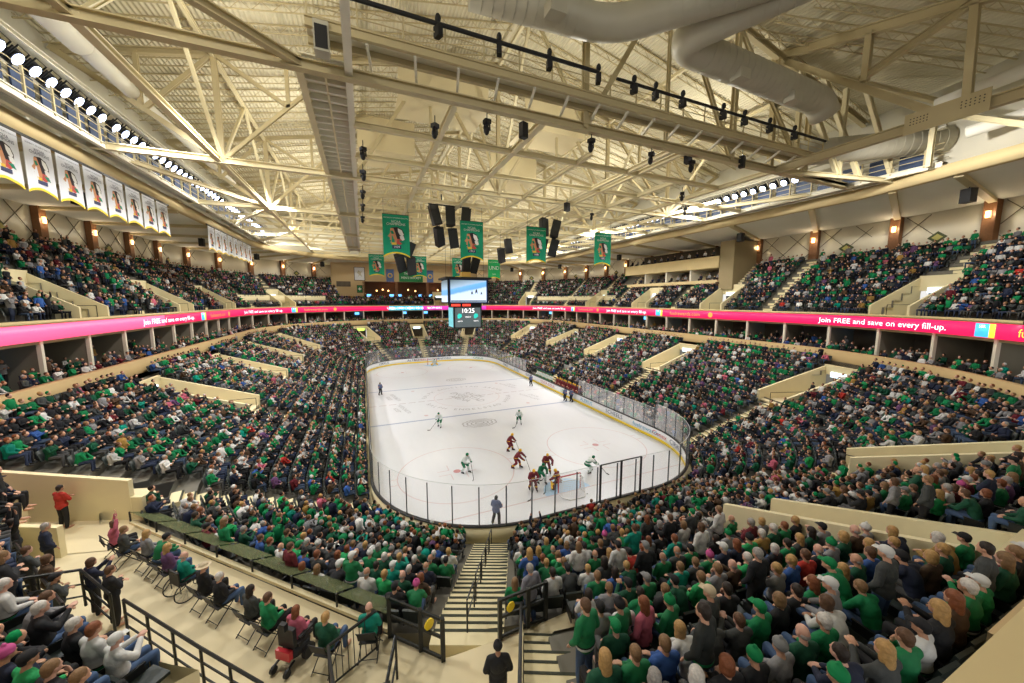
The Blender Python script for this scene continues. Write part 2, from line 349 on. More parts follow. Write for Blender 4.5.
# ---------------------------------------------------------------- main trusses (span x)
def span(y):
    yy = max(0.0, (y - 30) / 20) if y > 30 else 0.0
    return 31.0 - 9 * yy
for i, y in enumerate((-28.0, -13.0, 2.0, 17.0, 32.0, 46.0)):
    t = empty('roof_truss', (0, y, ZB), 0, 'deep cream steel roof truss spanning the arena, %s of six from the camera end' % ORD[i], 'roof truss', 'main roof trusses')
    X = span(y); P = lambda x, z: (x, 0, z - ZB)
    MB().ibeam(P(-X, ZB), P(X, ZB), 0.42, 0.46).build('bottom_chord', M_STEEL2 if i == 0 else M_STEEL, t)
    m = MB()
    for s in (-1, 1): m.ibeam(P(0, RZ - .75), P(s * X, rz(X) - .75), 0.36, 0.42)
    m.build('top_chord', M_STEEL2, t)
    nodes = [x for x in (-31.5, -22.4, -13.2, 0, 13.2, 22.4, 31.5)]
    zt = lambda x: rz(x) - .75
    def web(a, b, w=.26): MB().ibeam(P(*a), P(*b), w, w, up=(0, 1, 0), t=.04).build('web_member', M_STEEL2, t)
    for s in (-1, 1):
        if i == 0 and s < 0: continue
        for x in (22.4, 13.2): web((s * x, ZB), (s * x, zt(x)), .34)
        if X > 30 and i > 0: web((s * 31.0, zt(31)), (s * 22.4, ZB), .34); web((s * 26.8, 26.9), (s * 26.8, zt(26.8))); web((s * 26.8, 26.9), (s * 22.4, zt(22.4)))
        web((s * 22.4, ZB), (s * 13.2, zt(13.2))); web((s * 17.8, (ZB + zt(13.2)) / 2), (s * 22.4, zt(22.4))); web((s * 17.8, (ZB + zt(13.2)) / 2), (s * 17.8, zt(17.8)))
        web((s * 13.2, ZB), (s * 6.6, zt(6.6))); web((s * 6.6, zt(6.6)), (0, ZB)); web((s * 6.6, zt(6.6)), (s * 6.6, ZB), .2)
    web((0, ZB), (0, zt(0)), .34)
# secondary cross beams of the bottom grid
for i, y in enumerate((-23.0, -18.0, -8.0, -3.0, 7.0, 12.0, 22.0, 27.0, 37.0, 42.0)):
    x1 = 18.5 if y < -20 else 30.4
    MB().ibeam((-13.1, y, ZB), (x1 if y < 30 else 22, y, ZB), 0.30, 0.36).build('cross_beam', M_STEEL, None, label='cream cross beam of the ceiling grid, %s of ten beyond the long catwalk' % ORD[i], cat='beam', group='ceiling grid cross beams')
    if y > 0:
        MB().ibeam((-30.4 if y < 30 else -23, y, ZB), (-15.4, y, ZB), 0.26, 0.30).build('cross_beam', M_STEEL, None, label='cream cross beam left of the ceiling catwalk, %s of the grid' % ORD[i], cat='beam', group='ceiling grid cross beams')
LB = [(-22.6, -28, 46, .40, 'over the seats beside the left floodlight bank'), (-8.0, -28, 46, .32, 'nearest the long catwalk on its rink side'), (-2.7, -28, 46, .40, 'running towards the hanging speaker cluster'), (2.7, -25, 44, .28, 'over the centre of the rink'), (7.6, -28, 44, .34, 'left one of the close pair over the ice'),
      (8.7, -28, 44, .34, 'right one of the close pair over the ice'), (13.2, -23, 42, .3, 'between the close pair and the right floodlight bank'), (18.5, -28, 40, .36, 'meeting the end truss above the right boards'), (22.6, -20, 38, .3, 'nearest the right floodlight bank')]
for x, y0, y1, w, l in LB:
    MB().ibeam((x, y0, ZB + .02), (x, y1, ZB + .02), w, .36).build('long_beam', M_STEEL, None, label='long cream ceiling beam ' + l, cat='beam', group='lengthwise ceiling beams')
# bottom plane bracing and a dense field of secondary members up in the attic
BR = [((-22.6, -28), (-24.5, -44)), ((-15.2, -28), (-21, -33)), ((-22.6, 2), (-30.5, -13)), ((-30.5, 17), (-22.6, 2)), ((-22.6, 17), (-30.5, 32)), ((22.6, -13), (30.5, -28)), ((22.6, 2), (30.5, -13)), ((22.6, 17), (30.5, 2)), ((18.5, -28), (30.5, -28))]
for i, (a, b) in enumerate(BR):
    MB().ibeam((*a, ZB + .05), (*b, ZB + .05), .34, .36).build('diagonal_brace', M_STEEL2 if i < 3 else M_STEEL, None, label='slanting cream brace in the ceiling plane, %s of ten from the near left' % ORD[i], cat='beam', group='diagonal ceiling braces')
for i, x in enumerate((-22.4, -13.2, 0.0, 13.2, 22.4)):   # lengthwise bracing frames between the trusses
    t = empty('bracing_frame', (x, 0, ZB), 0, 'tall lengthwise bracing frame between the roof trusses, %s of five from the left' % ORD[i], 'bracing', 'lengthwise bracing frames')
    top = rz(x) - .95 - ZB
    ys_ = (-28, -13, 2, 17, 32, 46)
    for a, b in zip(ys_[:-1], ys_[1:]):
        m = (a + b) / 2
        MB().ibeam((0, a, top), (0, b, top), .24, .28).build('top_rail', M_STEEL, t)
        MB().ibeam((0, a, 0), (0, m, top), .2, .2).build('brace', M_STEEL, t); MB().ibeam((0, b, 0), (0, m, top), .2, .2).build('brace', M_STEEL, t)
# the end truss on the right that runs lengthwise over the near corner
t = empty('end_truss', (18.5, -28, ZB), 0, 'massive beige end truss over the near right corner, with bolted gusset plates', 'roof truss')
q = lambda y, z: (0, y + 28, z - ZB)
MB().ibeam(q(-28, ZB), q(-56, ZB), .42, .6).build('bottom_chord', M_STEEL2, t)
MB().ibeam(q(-27.4, 33.1), q(-44, 28.1), .42, .6).build('top_chord', M_STEEL2, t)
for a, b in (((-27.4, 33), (-36.7, 24.7)), ((-33.3, 28.2), (-33.3, 31.2)), ((-33.0, 28.4), (-38.0, 30.0)), ((-38.0, 24.3), (-37.8, 29.9)), ((-27.6, 24.2), (-27.4, 33))):
    MB().ibeam(q(*a), q(*b), .34, .42, t=.05).build('web_member', M_STEEL2, t)
g = MB(); g.box((-.26, -38.9 + 28, -.45), (-.22, -35.6 + 28, .75)); g.build('gusset_plate', M_STEEL2, t)
b_ = MB()
for r in range(3):
    for c in range(6): b_.box((-.275, -38.7 + 28 + c * .16, .1 + r * .16), (-.26, -38.65 + 28 + c * .16, .15 + r * .16)); b_.box((-.275, -36.6 + 28 + c * .14, .05 + r * .16), (-.26, -36.55 + 28 + c * .14, .1 + r * .16))
b_.build('bolts', M_DARK, t, kind='stuff')
tt = empty('corner_truss', (30, -28, ZB), 0, 'short deep truss of doubled struts above the right ring beam', 'roof truss')
qq = lambda x, y, z: (x - 30, y + 28, z - ZB)
for a, b in (((18.5, -27, 33), (31, -33, 29.5)), ((18.8, -28, 24.2), (30, -31, 23.9)), ((20.5, -28.3, 24.2), (20.5, -28.3, 32.2)), ((20.2, -28.2, 32.2), (24.5, -29.5, 24)), ((22.5, -28.8, 31.8), (26.5, -30, 24)), ((24.6, -29.4, 24), (24.6, -29.4, 31)), ((26.2, -30, 31), (29.5, -31, 24)), ((28.2, -33.5, 24), (28.2, -33.5, 28.8)), ((25.8, -38.6, 24), (25.8, -38.6, 28.5)), ((28.4, -32.8, 28.5), (25.6, -39, 24.2))):
    MB().ibeam(qq(*a), qq(*b), .3, .36, t=.05).build('strut', M_STEEL, tt)
# ---------------------------------------------------------------- open web joists under the deck
def joist(p, q, n, dep=.55):
    m = MB(); p = np.array(p, float); q = np.array(q, float); d = np.array((0, 0, -dep))
    m.beam(p, q, .10, .07); m.beam(p + d, q + d, .09, .06)
    for k in range(n):
        a = p + (q - p) * k / n; b = p + (q - p) * (k + .5) / n; c = p + (q - p) * (k + 1) / n
        m.beam(a, b + d, .03, .03); m.beam(b + d, c, .03, .03)
    return m
JL = {-1: 'thin open web roof joist on the left slope', 1: 'thin open web roof joist on the right slope'}
for s in (-1, 1):
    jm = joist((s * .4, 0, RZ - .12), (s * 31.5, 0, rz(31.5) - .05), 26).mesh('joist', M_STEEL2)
    for y in np.arange(-60.5, 50, 2.15):
        if s > 0 and y < -29: continue
        o = bpy.data.objects.new('roof_joist', jm); COL.objects.link(o); o.location = (0, float(y), 0)
        jn_ = int(round((y + 60.5) / 2.15)); tag(o, JL[s] + ', %s from the camera end' % ORDX(jn_), 'roof joist', 'open web joists ' + ('left' if s < 0 else 'right'))
for k in range(9):                                   # the splayed joists of the near right corner
    x = 14 + k * .55; y = -27.5 - k * 2.1; L = 19 - k * .6; dx, dy = .90, -.44
    o = joist((x, y, rz(x) - .12 - k * .22), (x + dx * L, y + dy * L, rz(x + dx * L) - .15 - k * .22), 15).build('corner_joist', M_STEEL2, None, label='splayed open web joist in the near right roof corner, %s from the ridge' % ORD[k], cat='roof joist', group='near corner joists')
# smooth panels high in the middle of the roof
pm = mat('smooth_cream_panel', (0.72, 0.62, 0.38), .6, 0, .02, .5)
for i, (x0, x1, y0, y1, z) in enumerate(((-9.5, -1.5, -14.5, -12.8, 31), (-12.8, -6.5, -2, 1, 30.8), (2.5, 9.5, -14, -12.4, 30.6), (4, 11, 0.5, 3.5, 30.5))):
    MB().box((x0, y0, z), (x1, y0 + .12, z + 3.6)).box((x0, y0 + .2, z + .1), (x1, y1 + 3, z + .22)).build('draught_curtain', pm, None, label='smooth cream panel box high between the roof trusses, %s of four' % ORD[i], cat='ceiling panel', group='smooth roof panels')
# ---------------------------------------------------------------- ice
ice = bpy.data.materials.new('white_ice'); ice.use_nodes = True
def _ice():
    nt = ice.node_tree; N = nt.nodes; Lk = nt.links; b = N['Principled BSDF']
    tc = N.new('ShaderNodeTexCoord'); n1 = N.new('ShaderNodeTexNoise'); n1.inputs['Scale'].default_value = .12; n1.inputs['Detail'].default_value = 5
    n2 = N.new('ShaderNodeTexNoise'); n2.inputs['Scale'].default_value = 2.2; n2.inputs['Detail'].default_value = 6
    mp = N.new('ShaderNodeMapping'); mp.inputs['Scale'].default_value = (1, .25, 1); mp.inputs['Rotation'].default_value = (0, 0, .6)
    Lk.new(tc.outputs['Object'], n1.inputs['Vector']); Lk.new(tc.outputs['Object'], mp.inputs['Vector']); Lk.new(mp.outputs[0], n2.inputs['Vector'])
    mx = N.new('ShaderNodeMix'); mx.data_type = 'RGBA'; mx.inputs[6].default_value = (.61, .63, .66, 1); mx.inputs[7].default_value = (.72, .735, .76, 1)
    ad = N.new('ShaderNodeMath'); ad.operation = 'ADD'; m2 = N.new('ShaderNodeMath'); m2.operation = 'MULTIPLY'; m2.inputs[1].default_value = .45
    Lk.new(n2.outputs['Fac'], m2.inputs[0]); Lk.new(n1.outputs['Fac'], ad.inputs[0]); Lk.new(m2.outputs[0], ad.inputs[1])
    Lk.new(ad.outputs[0], mx.inputs[0]); Lk.new(mx.outputs[2], b.inputs['Base Color']); b.inputs['Roughness'].default_value = .28
    b.inputs['Specular IOR Level'].default_value = .35
_ice()
V = [(*p, 0.0) for p in RINK]
me = bpy.data.meshes.new('floor_ice'); me.from_pydata(V, [], [tuple(range(NU))]); me.materials.append(ice)
o = bpy.data.objects.new('floor_ice', me); COL.objects.link(o); tag(o, 'white ice sheet of the hockey rink', kind='structure')
c_blue = mat('faded_blue_line', (.30, .36, .50), .35, 0, .1, 3); c_red = mat('faded_red_line', (.48, .42, .44), .35, 0, .15, 3)
c_thin = mat('thin_red_paint', (.60, .44, .44), .35, 0, .1, 3); c_crease = mat('pale_blue_crease', (.40, .60, .80), .35, 0, .08, 2)
c_grey = mat('faded_grey_ice_logo', (.40, .40, .41), .35, 0, .12, 3); c_red2 = mat('red_faceoff_dot', (.52, .24, .24), .35, 0, .1, 3)
zi = 0.006
def marks(name, m, mb): return mb.build('floor_marking_' + name, m, kind='structure')
hw = lambda y: 12.95 if abs(y) < 21.95 else 4.42 + math.sqrt(8.53 ** 2 - (abs(y) - 21.95) ** 2)
mb = MB()
for y in (-7.62, 7.62): mb.poly([(-12.95, y - .15), (12.95, y - .15), (12.95, y + .15), (-12.95, y + .15)], zi)
marks('blue_lines', c_blue, mb)
mb = MB()
for k in range(21): x = -12.95 + k * 25.9 / 21; mb.poly([(x, -.09), (x + .9, -.09), (x + .9, .09), (x, .09)], zi)
marks('centre_line', c_red, mb)
mb = MB()
for y in (-27.13, 27.13): h = hw(y); mb.poly([(-h, y - .04), (h, y - .04), (h, y + .04), (-h, y + .04)], zi)
def ring(mb, cx, cy, r, w, a0=0, a1=2 * PI, n=64):
    a = [a0 + (a1 - a0) * k / n for k in range(n + 1)]
    vs = [(cx + (r + d) * math.cos(t), cy + (r + d) * math.sin(t), zi) for t in a for d in (-w / 2, w / 2)]
    mb.add(vs, [(2 * k, 2 * k + 2, 2 * k + 3, 2 * k + 1) for k in range(n)])
dots = MB()
for y in (-21.03, 21.03):
    for x in (-6.7, 6.7):
        ring(mb, x, y, 4.57, .06)
        dots.poly([(x + .3 * math.cos(t), y + .3 * math.sin(t)) for t in [2 * PI * k / 16 for k in range(16)]], zi)
        for sx in (-1, 1):
            for sy in (-1, 1):
                for (lx, ly, wx, wy) in ((.6 * sx, .35 * sy, .9 * sx, .05), (.6 * sx, .35 * sy, .05, .9 * sy)): mb.poly([(x + lx, y + ly), (x + lx + wx, y + ly), (x + lx + wx, y + ly + wy), (x + lx, y + ly + wy)][::(1 if wx * wy > 0 else -1)], zi)
            for dy in (-.45, .45): mb.poly([(x + sx * 4.57, y + dy - .03), (x + sx * 5.2, y + dy - .03), (x + sx * 5.2, y + dy + .03), (x + sx * 4.57, y + dy + .03)][::sx], zi)
for y in (-6.1, 6.1):
    for x in (-6.7, 6.7): mb.poly([(x + .25 * math.cos(t), y + .25 * math.sin(t)) for t in [2 * PI * k / 16 for k in range(16)]], zi)
ring(mb, 0, 0, 4.57, .05)
marks('circles_and_goal_lines', c_thin, mb); marks('faceoff_dots', c_red2, dots)
mb = MB()
for s in (-1, 1):
    mb.poly([(1.83 * math.cos(t), s * (27.09) - s * 1.83 * math.sin(t)) for t in ([PI * k / 20 for k in range(21)] if s < 0 else [PI - PI * k / 20 for k in range(21)])][::-1], zi)
marks('goal_creases', c_crease, mb)
# faded lettering and emblems in the ice
mb = MB()
def ring_text(txt, r, a_mid, size, outward=True, step=None):
    n = len(txt); step = step or size * .80 / r
    for i, ch in enumerate(txt):
        if ch == ' ': continue
        vs, fs = text_mesh(ch, size); k = i - (n - 1) / 2
        a = a_mid - k * step if outward else a_mid + k * step
        rot = a - PI / 2 if outward else a + PI / 2; c, q = math.cos(rot), math.sin(rot)
        mb.add([(r * math.cos(a) + x * c - y * q, r * math.sin(a) + x * q + y * c, zi * 1.5) for x, y, z in vs], fs)
ring_text('RALPH ENGELSTAD ARENA', 5.9, PI / 2, .95); ring_text('RALPH ENGELSTAD ARENA', 5.9, -PI / 2, .95, False)
for txt, y, sz in (('RALPH', 1.3, 1.5), ('ENGELSTAD', 0, 1.5), ('ARENA', -1.3, 1.5)):
    vs, fs = text_mesh(txt, sz); c, q = math.cos(-1.1), math.sin(-1.1)
    mb.add([((x * .8) * c - (v + y) * q, (x * .8) * q + (v + y) * c, zi * 1.5) for x, v, z in vs], fs)
def blob(cx, cy, rx, ry, jag, rot=0.0, n=40):
    p = []
    for k in range(n):
        t = 2 * PI * k / n; r = 1 + jag * (((k * 7) % 5) / 5 - .4); x, y = rx * r * math.cos(t), ry * r * math.sin(t)
        p.append((cx + x * math.cos(rot) - y * math.sin(rot), cy + x * math.sin(rot) + y * math.cos(rot)))
    return p
for cx, cy, rx, ry in ((-1.6, -11.0, 2.0, 1.25), (1.2, 11.2, 1.7, 1.2)):   # face emblems, outlined with strokes
    for k in range(4):
        ring_pts = blob(cx, cy, rx * (1 - .24 * k), ry * (1 - .24 * k), .12)
        inner = blob(cx, cy, rx * (1 - .24 * k) - .14, ry * (1 - .24 * k) - .12, .12); n = len(ring_pts)
        mb.add([(x, y, zi * 1.5) for x, y in ring_pts + inner], [(i, (i + 1) % n, n + (i + 1) % n, n + i) for i in range(n)])
for cx, cy, r in ((-9.9, 3.4, -1.35), (-9.3, -2.6, -1.35), (8.2, 4.0, 1.9), (8.6, -3.2, 1.9)):
    for dy in (-.45, .45):
        vs, fs = text_mesh('NORTH DAKOTA' if dy > 0 else 'HOCKEY', .8); c, q = math.cos(r), math.sin(r)
        mb.add([(cx + x * .62 * c - (v + dy) * q, cy + x * .62 * q + (v + dy) * c, zi * 1.5) for x, v, z in vs], fs)
marks('faded_lettering', c_grey, mb)
# ---------------------------------------------------------------- boards and glass
rb = empty('rink_boards', (0, 0, 0), 0, 'white dasher boards with yellow kick plate enclosing the ice', 'rink boards')
def rs(off, k, n=NU): return RINK
FR = [k / 2 for k in range(512)]
BO = lambda off: outline(12.95 + off, 30.48 + off, 8.53 + off)
band_obj('board_face', BO(.02), .0, 1.07, .10, M_BOARD, parent=rb)
band_obj('outer_panel', BO(.125), .0, 1.05, .05, M_BEIGE, parent=rb, label='beige outer side of the boards')
band_obj('kick_plate', BO(-.01), .0, .26, .03, M_YEL, parent=rb, label='yellow kick plate')
band_obj('top_rail', BO(-.01), 1.07, 1.13, .22, M_DARK, parent=rb, label='dark top rail')
def along(C, s0, n=4096):
    """arc length table of an outline"""
    u = np.linspace(0, NU, n + 1); P = np.array([on(C, x) for x in u]); d = np.concatenate([[0], np.cumsum(np.linalg.norm(np.diff(P, axis=0), axis=1))])
    return u, P, d
def on_band(C, txt, size, u_mid, z_mid, m, parent, off=.0, stretch=1.0, name='lettering', reverse=False, bold=0.0):
    """letters bent along the inner face of a band; reading left to right for a viewer on the ice"""
    u, P, d = along(C, 0); s_mid = np.interp(u_mid % NU, u, d); vs, fs = text_mesh(txt, size); out = []
    for x, y, z in vs:
        s = (s_mid - x * stretch) % d[-1]; uu = float(np.interp(s, d, u)); p = on(C, uu) + inward(C, C, uu) * off
        out.append((p[0], p[1], z_mid + y))
    o = MB().add(out, [f[::-1] for f in fs]).build(name, m, parent); return o
c_ink = mat('dark_blue_ad_ink', (.06, .10, .20), .4, 0, 0, 1); c_inkg = mat('green_ad_ink', (.02, .30, .14), .4, 0, 0, 1); c_inkr = mat('red_ad_ink', (.55, .06, .08), .4, 0, 0, 1)
c_inkb = mat('light_blue_ad_ink', (.10, .38, .60), .4, 0, 0, 1)
for txt, u, m_ in (('CIRRUS', 249.5, c_ink), ('fuelrewards', 1.0, c_inkb), ('Cenex', 254.5, c_inkr), ('SCHEELS', 5.5, c_ink), ('ALERUS', 10.5, c_inkb), ('UND', 15.5, c_inkg), ('COCA-COLA', 20, c_inkr), ('RE/MAX', 26, c_ink), ('ALTRU', 31, c_inkb), ('CIRRUS', 36, c_ink),
                   ('SANFORD', 70, c_ink), ('ALERUS', 80, c_inkb), ('SCHEELS', 92, c_inkr), ('ALTRU', 100, c_ink), ('CIRRUS', 52, c_inkg), ('CIRRUS', 114, c_ink)):
    on_band(RINK, txt, .62, u, .66, m_, rb, .015, 1.25)
gm = bpy.data.materials.new('clear_rink_glass'); gm.use_nodes = True
def _glass(m, a, col, spec=.4):
    nt = m.node_tree; N = nt.nodes; Lk = nt.links; N.remove(N['Principled BSDF']); out = N['Material Output']
    tr = N.new('ShaderNodeBsdfTransparent'); df = N.new('ShaderNodeBsdfDiffuse'); df.inputs[0].default_value = (*col, 1)
    gl = N.new('ShaderNodeBsdfGlossy'); gl.inputs['Roughness'].default_value = .08
    a1 = N.new('ShaderNodeMixShader'); a1.inputs[0].default_value = a; Lk.new(tr.outputs[0], a1.inputs[1]); Lk.new(df.outputs[0], a1.inputs[2])
    lw = N.new('ShaderNodeLayerWeight'); lw.inputs[0].default_value = .25
    mu = N.new('ShaderNodeMath'); mu.operation = 'MULTIPLY'; mu.inputs[1].default_value = spec; Lk.new(lw.outputs['Fresnel'], mu.inputs[0])
    a2 = N.new('ShaderNodeMixShader'); Lk.new(mu.outputs[0], a2.inputs[0]); Lk.new(a1.outputs[0], a2.inputs[1]); Lk.new(gl.outputs[0], a2.inputs[2]); Lk.new(a2.outputs[0], out.inputs[0])
_glass(gm, .10, (.9, .92, .95))
gt = empty('rink_glass', (0, 0, 1.13), 0, 'clear safety glass on grey posts standing on the rink boards', 'safety glass')
bench = lambda u: (12.5 < u < 27.5)
def wallstrip(C, us, z0, z1):
    V = []; F = []
    for i in range(len(us) - 1):
        a, b = on(C, us[i]), on(C, us[i + 1]); k = len(V); V += [(*a, z0), (*b, z0), (*b, z1), (*a, z1)]; F.append((k, k + 1, k + 2, k + 3))
    return V, F
Vg, Fg = [], []
u_, P_, d_ = along(RINK, 0); GP = []
s = 0
while s < d_[-1]:
    GP.append(float(np.interp(s, d_, u_))); s += d_[-1] / 106
GC = BO(.10)
for i in range(len(GP)):
    a, b = GP[i], GP[(i + 1) % len(GP)]; b = b if b > a else b + NU
    if bench((a + b) / 2): continue
    e = 2.43 if ((a + b) / 2 % NU > 160 or 40 < (a + b) / 2 < 128) else 1.95
    us = [a + (b - a) * (.01 + .98 * j / 4) for j in range(5)]
    V, F = wallstrip(GC, us, 0.0, e); k = len(Vg); Vg += V; Fg += [tuple(q + k for q in f) for f in F]
np_mesh('glass_panel', Vg, Fg, gm, gt)
M_POST = mat('grey_glass_post', (.10, .11, .12), .4, .4, .05, 3)
for u in GP:
    if bench(u): continue
    p = on(GC, u); tall = 2.3 if (u > 160 or 40 < u < 128) else 1.85
    MB().box((p[0] - .03, p[1] - .03, 0), (p[0] + .03, p[1] + .03, tall)).build('post', M_POST, gt)
ed = MB()
for i in range(0, 511):
    if bench(i / 2): continue
    a, b = on(GC, i / 2), on(GC, i / 2 + .5); e = 2.43 if (i / 2 > 160 or 40 < i / 2 < 128) else 1.95
    ed.beam((*a, e), (*b, e), .02, .02)
ed.build('glass_edge', mat('pale_glass_edge', (.62, .66, .66), .3, 0, 0, 1), gt)
# tall netting frame posts beside the near goal
nf = empty('gate_frame', (2.1, -30.6, 0), 0, 'three thick dark posts with a top bar rising behind the near goal glass', 'frame')
for x, y in ((0.0, -30.62), (1.6, -30.62), (3.2, -30.62)): MB().box((x - 2.15, y + 30.55, 1.1), (x - 2.05, y + 30.65, 3.55)).build('post', M_DARK, nf)
MB().tube([(-2.1, -.02, 3.55), (1.1, -.02, 3.55)], .04).build('top_bar', M_DARK, nf)
# ---------------------------------------------------------------- goals
def goal(y, s, label):
    g = empty('hockey_goal', (0, y, 0), 0 if s > 0 else PI, label, 'goal', 'hockey goals')     # opening towards local +y
    MB().tube([(-.915, 0, 0), (-.915, 0, 1.2), (-.88, 0, 1.24), (.88, 0, 1.24), (.915, 0, 1.2), (.915, 0, 0)], .045, 8).build('goal_frame', mat('red_goal_post', (.55, .06, .07), .3, .1, .05, 3), g)
    MB().tube([(-.915, 0, .05), (-.95, -.6, .05), (-.6, -1.05, .05), (.6, -1.05, .05), (.95, -.6, .05), (.915, 0, .05)], .05, 8).build('base_bar', mat('white_goal_padding', (.82, .82, .82), .4, 0, .03, 3), g)
    MB().tube([(-.8, 0, 1.22), (-.8, -.5, 1.18), (0, -.6, 1.18), (.8, -.5, 1.18), (.8, 0, 1.22)], .03, 6).build('top_shelf', MATS['white_goal_padding'], g)
    n = MB()
    top = [(-.88, 0, 1.22), (-.8, -.5, 1.18), (0, -.6, 1.18), (.8, -.5, 1.18), (.88, 0, 1.22)]; bot = [(-.915, 0, .06), (-.95, -.6, .06), (0, -1.05, .06), (.95, -.6, .06), (.915, 0, .06)]
    for i in range(4):
        for k in range(8):
            f = k / 8; a = [top[i][j] * (1 - f) + top[i + 1][j] * f for j in range(3)]; b = [bot[i][j] * (1 - f) + bot[i + 1][j] * f for j in range(3)]
            n.beam(a, b, .012, .012)
        for k in range(1, 9):
            f = k / 9; a = [top[i][j] * (1 - f) + bot[i][j] * f for j in range(3)]; b = [top[i + 1][j] * (1 - f) + bot[i + 1][j] * f for j in range(3)]
            n.beam(a, b, .012, .012)
    n.build('net', MATS['white_goal_padding'], g)
goal(-27.13, 1, 'red framed hockey goal with white net in front of the near end boards')
goal(27.13, -1, 'small hockey goal at the far end of the ice')
# ---------------------------------------------------------------- player benches along the right boards
bw = MB(); bw.box((17.6, -9.5, 1.2), (17.7, 6.5, 3.1)); gb = empty('bench_glass', (17.6, -1, 1.0), 0, 'pale glass screen behind the player benches', 'glass screen')
m2 = bpy.data.materials.new('pale_bench_glass'); m2.use_nodes = True; _glass(m2, .35, (.85, .88, .86))
MB().box((0, -8.5, 0), (.06, 7.5, 2.0)).build('screen', m2, gb)
# ---------------------------------------------------------------- vomitories
M_SCR = mat('lit_info_screen', (.55, .70, .80), .3, 0, 0, 1, emit=1.6)
ORDL = ['on the right side beyond the near corner', 'behind the player benches', 'on the right side towards the far end', 'in the far right corner', 'at the far end under the scoreboard', 'at the far end left of the scoreboard', 'in the far left corner under a green sign', 'on the left side nearest the far corner', 'on the left side third from the far corner', 'on the left side level with centre ice', 'on the left side with a bright screen', 'beside the wheelchair platform with a person in red', 'near right with a person in a grey shirt', 'near right above the corner seats', 'on the right side opposite the near goal']
def frame_at(C0, C1, u, t, z):
    p = PT(C0, C1, u, t); i = inward(C0, C1, u) if False else None
    q0 = PT(C0, C1, u, t - .05); q1 = PT(C0, C1, u, t + .05); d = (q1 - q0) / np.linalg.norm(q1 - q0)   # outward
    return p, d, np.array((-d[1], d[0]))
def vomitory(C0, C1, zf, uc, hw, t0, t1, zfl, label, group, rake_hi=1.0, screen=True, green=False, head=2.3):
    a, d, r = frame_at(C0, C1, uc, t0, 0); b = PT(C0, C1, uc, t1); L = float(np.linalg.norm(b - a))
    rz_ = math.atan2(d[1], d[0]) - PI / 2               # local +y points outward
    g = empty('vomitory', (a[0], a[1], zfl), rz_, label, 'vomitory', group)
    h0, h1 = zf(t0) - zfl, zf(t1) - zfl
    for s in (-1, 1):
        m = MB(); x0, x1 = (hw - .12, hw + .08) if s > 0 else (-hw - .08, -hw + .12)
        bo = .55 if (s > 0 and uc in (217.0, 237.3)) else 0; k = h0 + .72 + bo; z1 = h1 + .18 * rake_hi + bo
        yb = -.5
        vs = [(x0, yb, -.3), (x1, yb, -.3), (x1, L, -.3), (x0, L, -.3), (x0, yb, k), (x1, yb, k), (x1, L, z1), (x0, L, z1)]
        m.add(vs, [(0, 3, 2, 1), (4, 5, 6, 7), (0, 1, 5, 4), (1, 2, 6, 5), (2, 3, 7, 6), (3, 0, 4, 7)]); m.build('side_wall', M_BEIGE, g)
    MB().box((-hw, -.4, -.15), (hw, L + 1.5, 0)).build('passage_floor', M_PLAT, g)
    m = MB(); m.box((-hw, L - .15, head), (hw, L + .1, max(head + .3, h1 + .3))); m.build('header_wall', M_BEIGE, g)
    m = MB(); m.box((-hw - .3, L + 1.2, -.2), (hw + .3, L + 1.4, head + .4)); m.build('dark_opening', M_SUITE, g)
    zc = head + .05
    sc = MB().box((-.85, L - .26, zc - .25), (.85, L - .16, zc + .25)).build('screen', mat('lit_green_sign', (.45, .80, .10), .3, 0, 0, 1, emit=1.5) if green else M_SCR, g)
    hr = MB()
    hr.tube([(-.0, -.6, .95), (0, L * .55, .95 + .0)], .025, 6); hr.tube([(0, -.6, 0), (0, -.6, .95)], .025, 6); hr.tube([(0, L * .55, 0), (0, L * .55, .95)], .025, 6)
    hr.build('handrail', M_DARK, g)
    return g
for i, (u, hw_, t0, t1) in enumerate(SLOT_L):
    if u == 172.2: continue
    vomitory(L0, L1, zl, u, hw_, t0, t1, zl(t0) - .1 if u != 172.2 else 4.95, 'beige walled entrance in the lower seats ' + ORDL[i], 'lower tier entrances', green=(u == 109.4))
UL_ = ['on the right side past the near corner', 'on the right side below the press box', 'on the right side towards the far end', 'in the far right corner', 'beside the far right corner seats', 'in the far left corner', 'on the left side towards the far corner', 'on the left side above centre ice', 'high on the left nearest the camera', 'near right beyond the frame corner', 'in the near right corner with a lit screen']
for i, (u, hw_, t0, t1) in enumerate(SLOT_U):
    if upper_ok(u): vomitory(U0, U1, zu, u, hw_, t0 + .02, t1, 12.3, 'beige walled entrance in the upper seats ' + UL_[i], 'upper tier entrances', head=2.2)
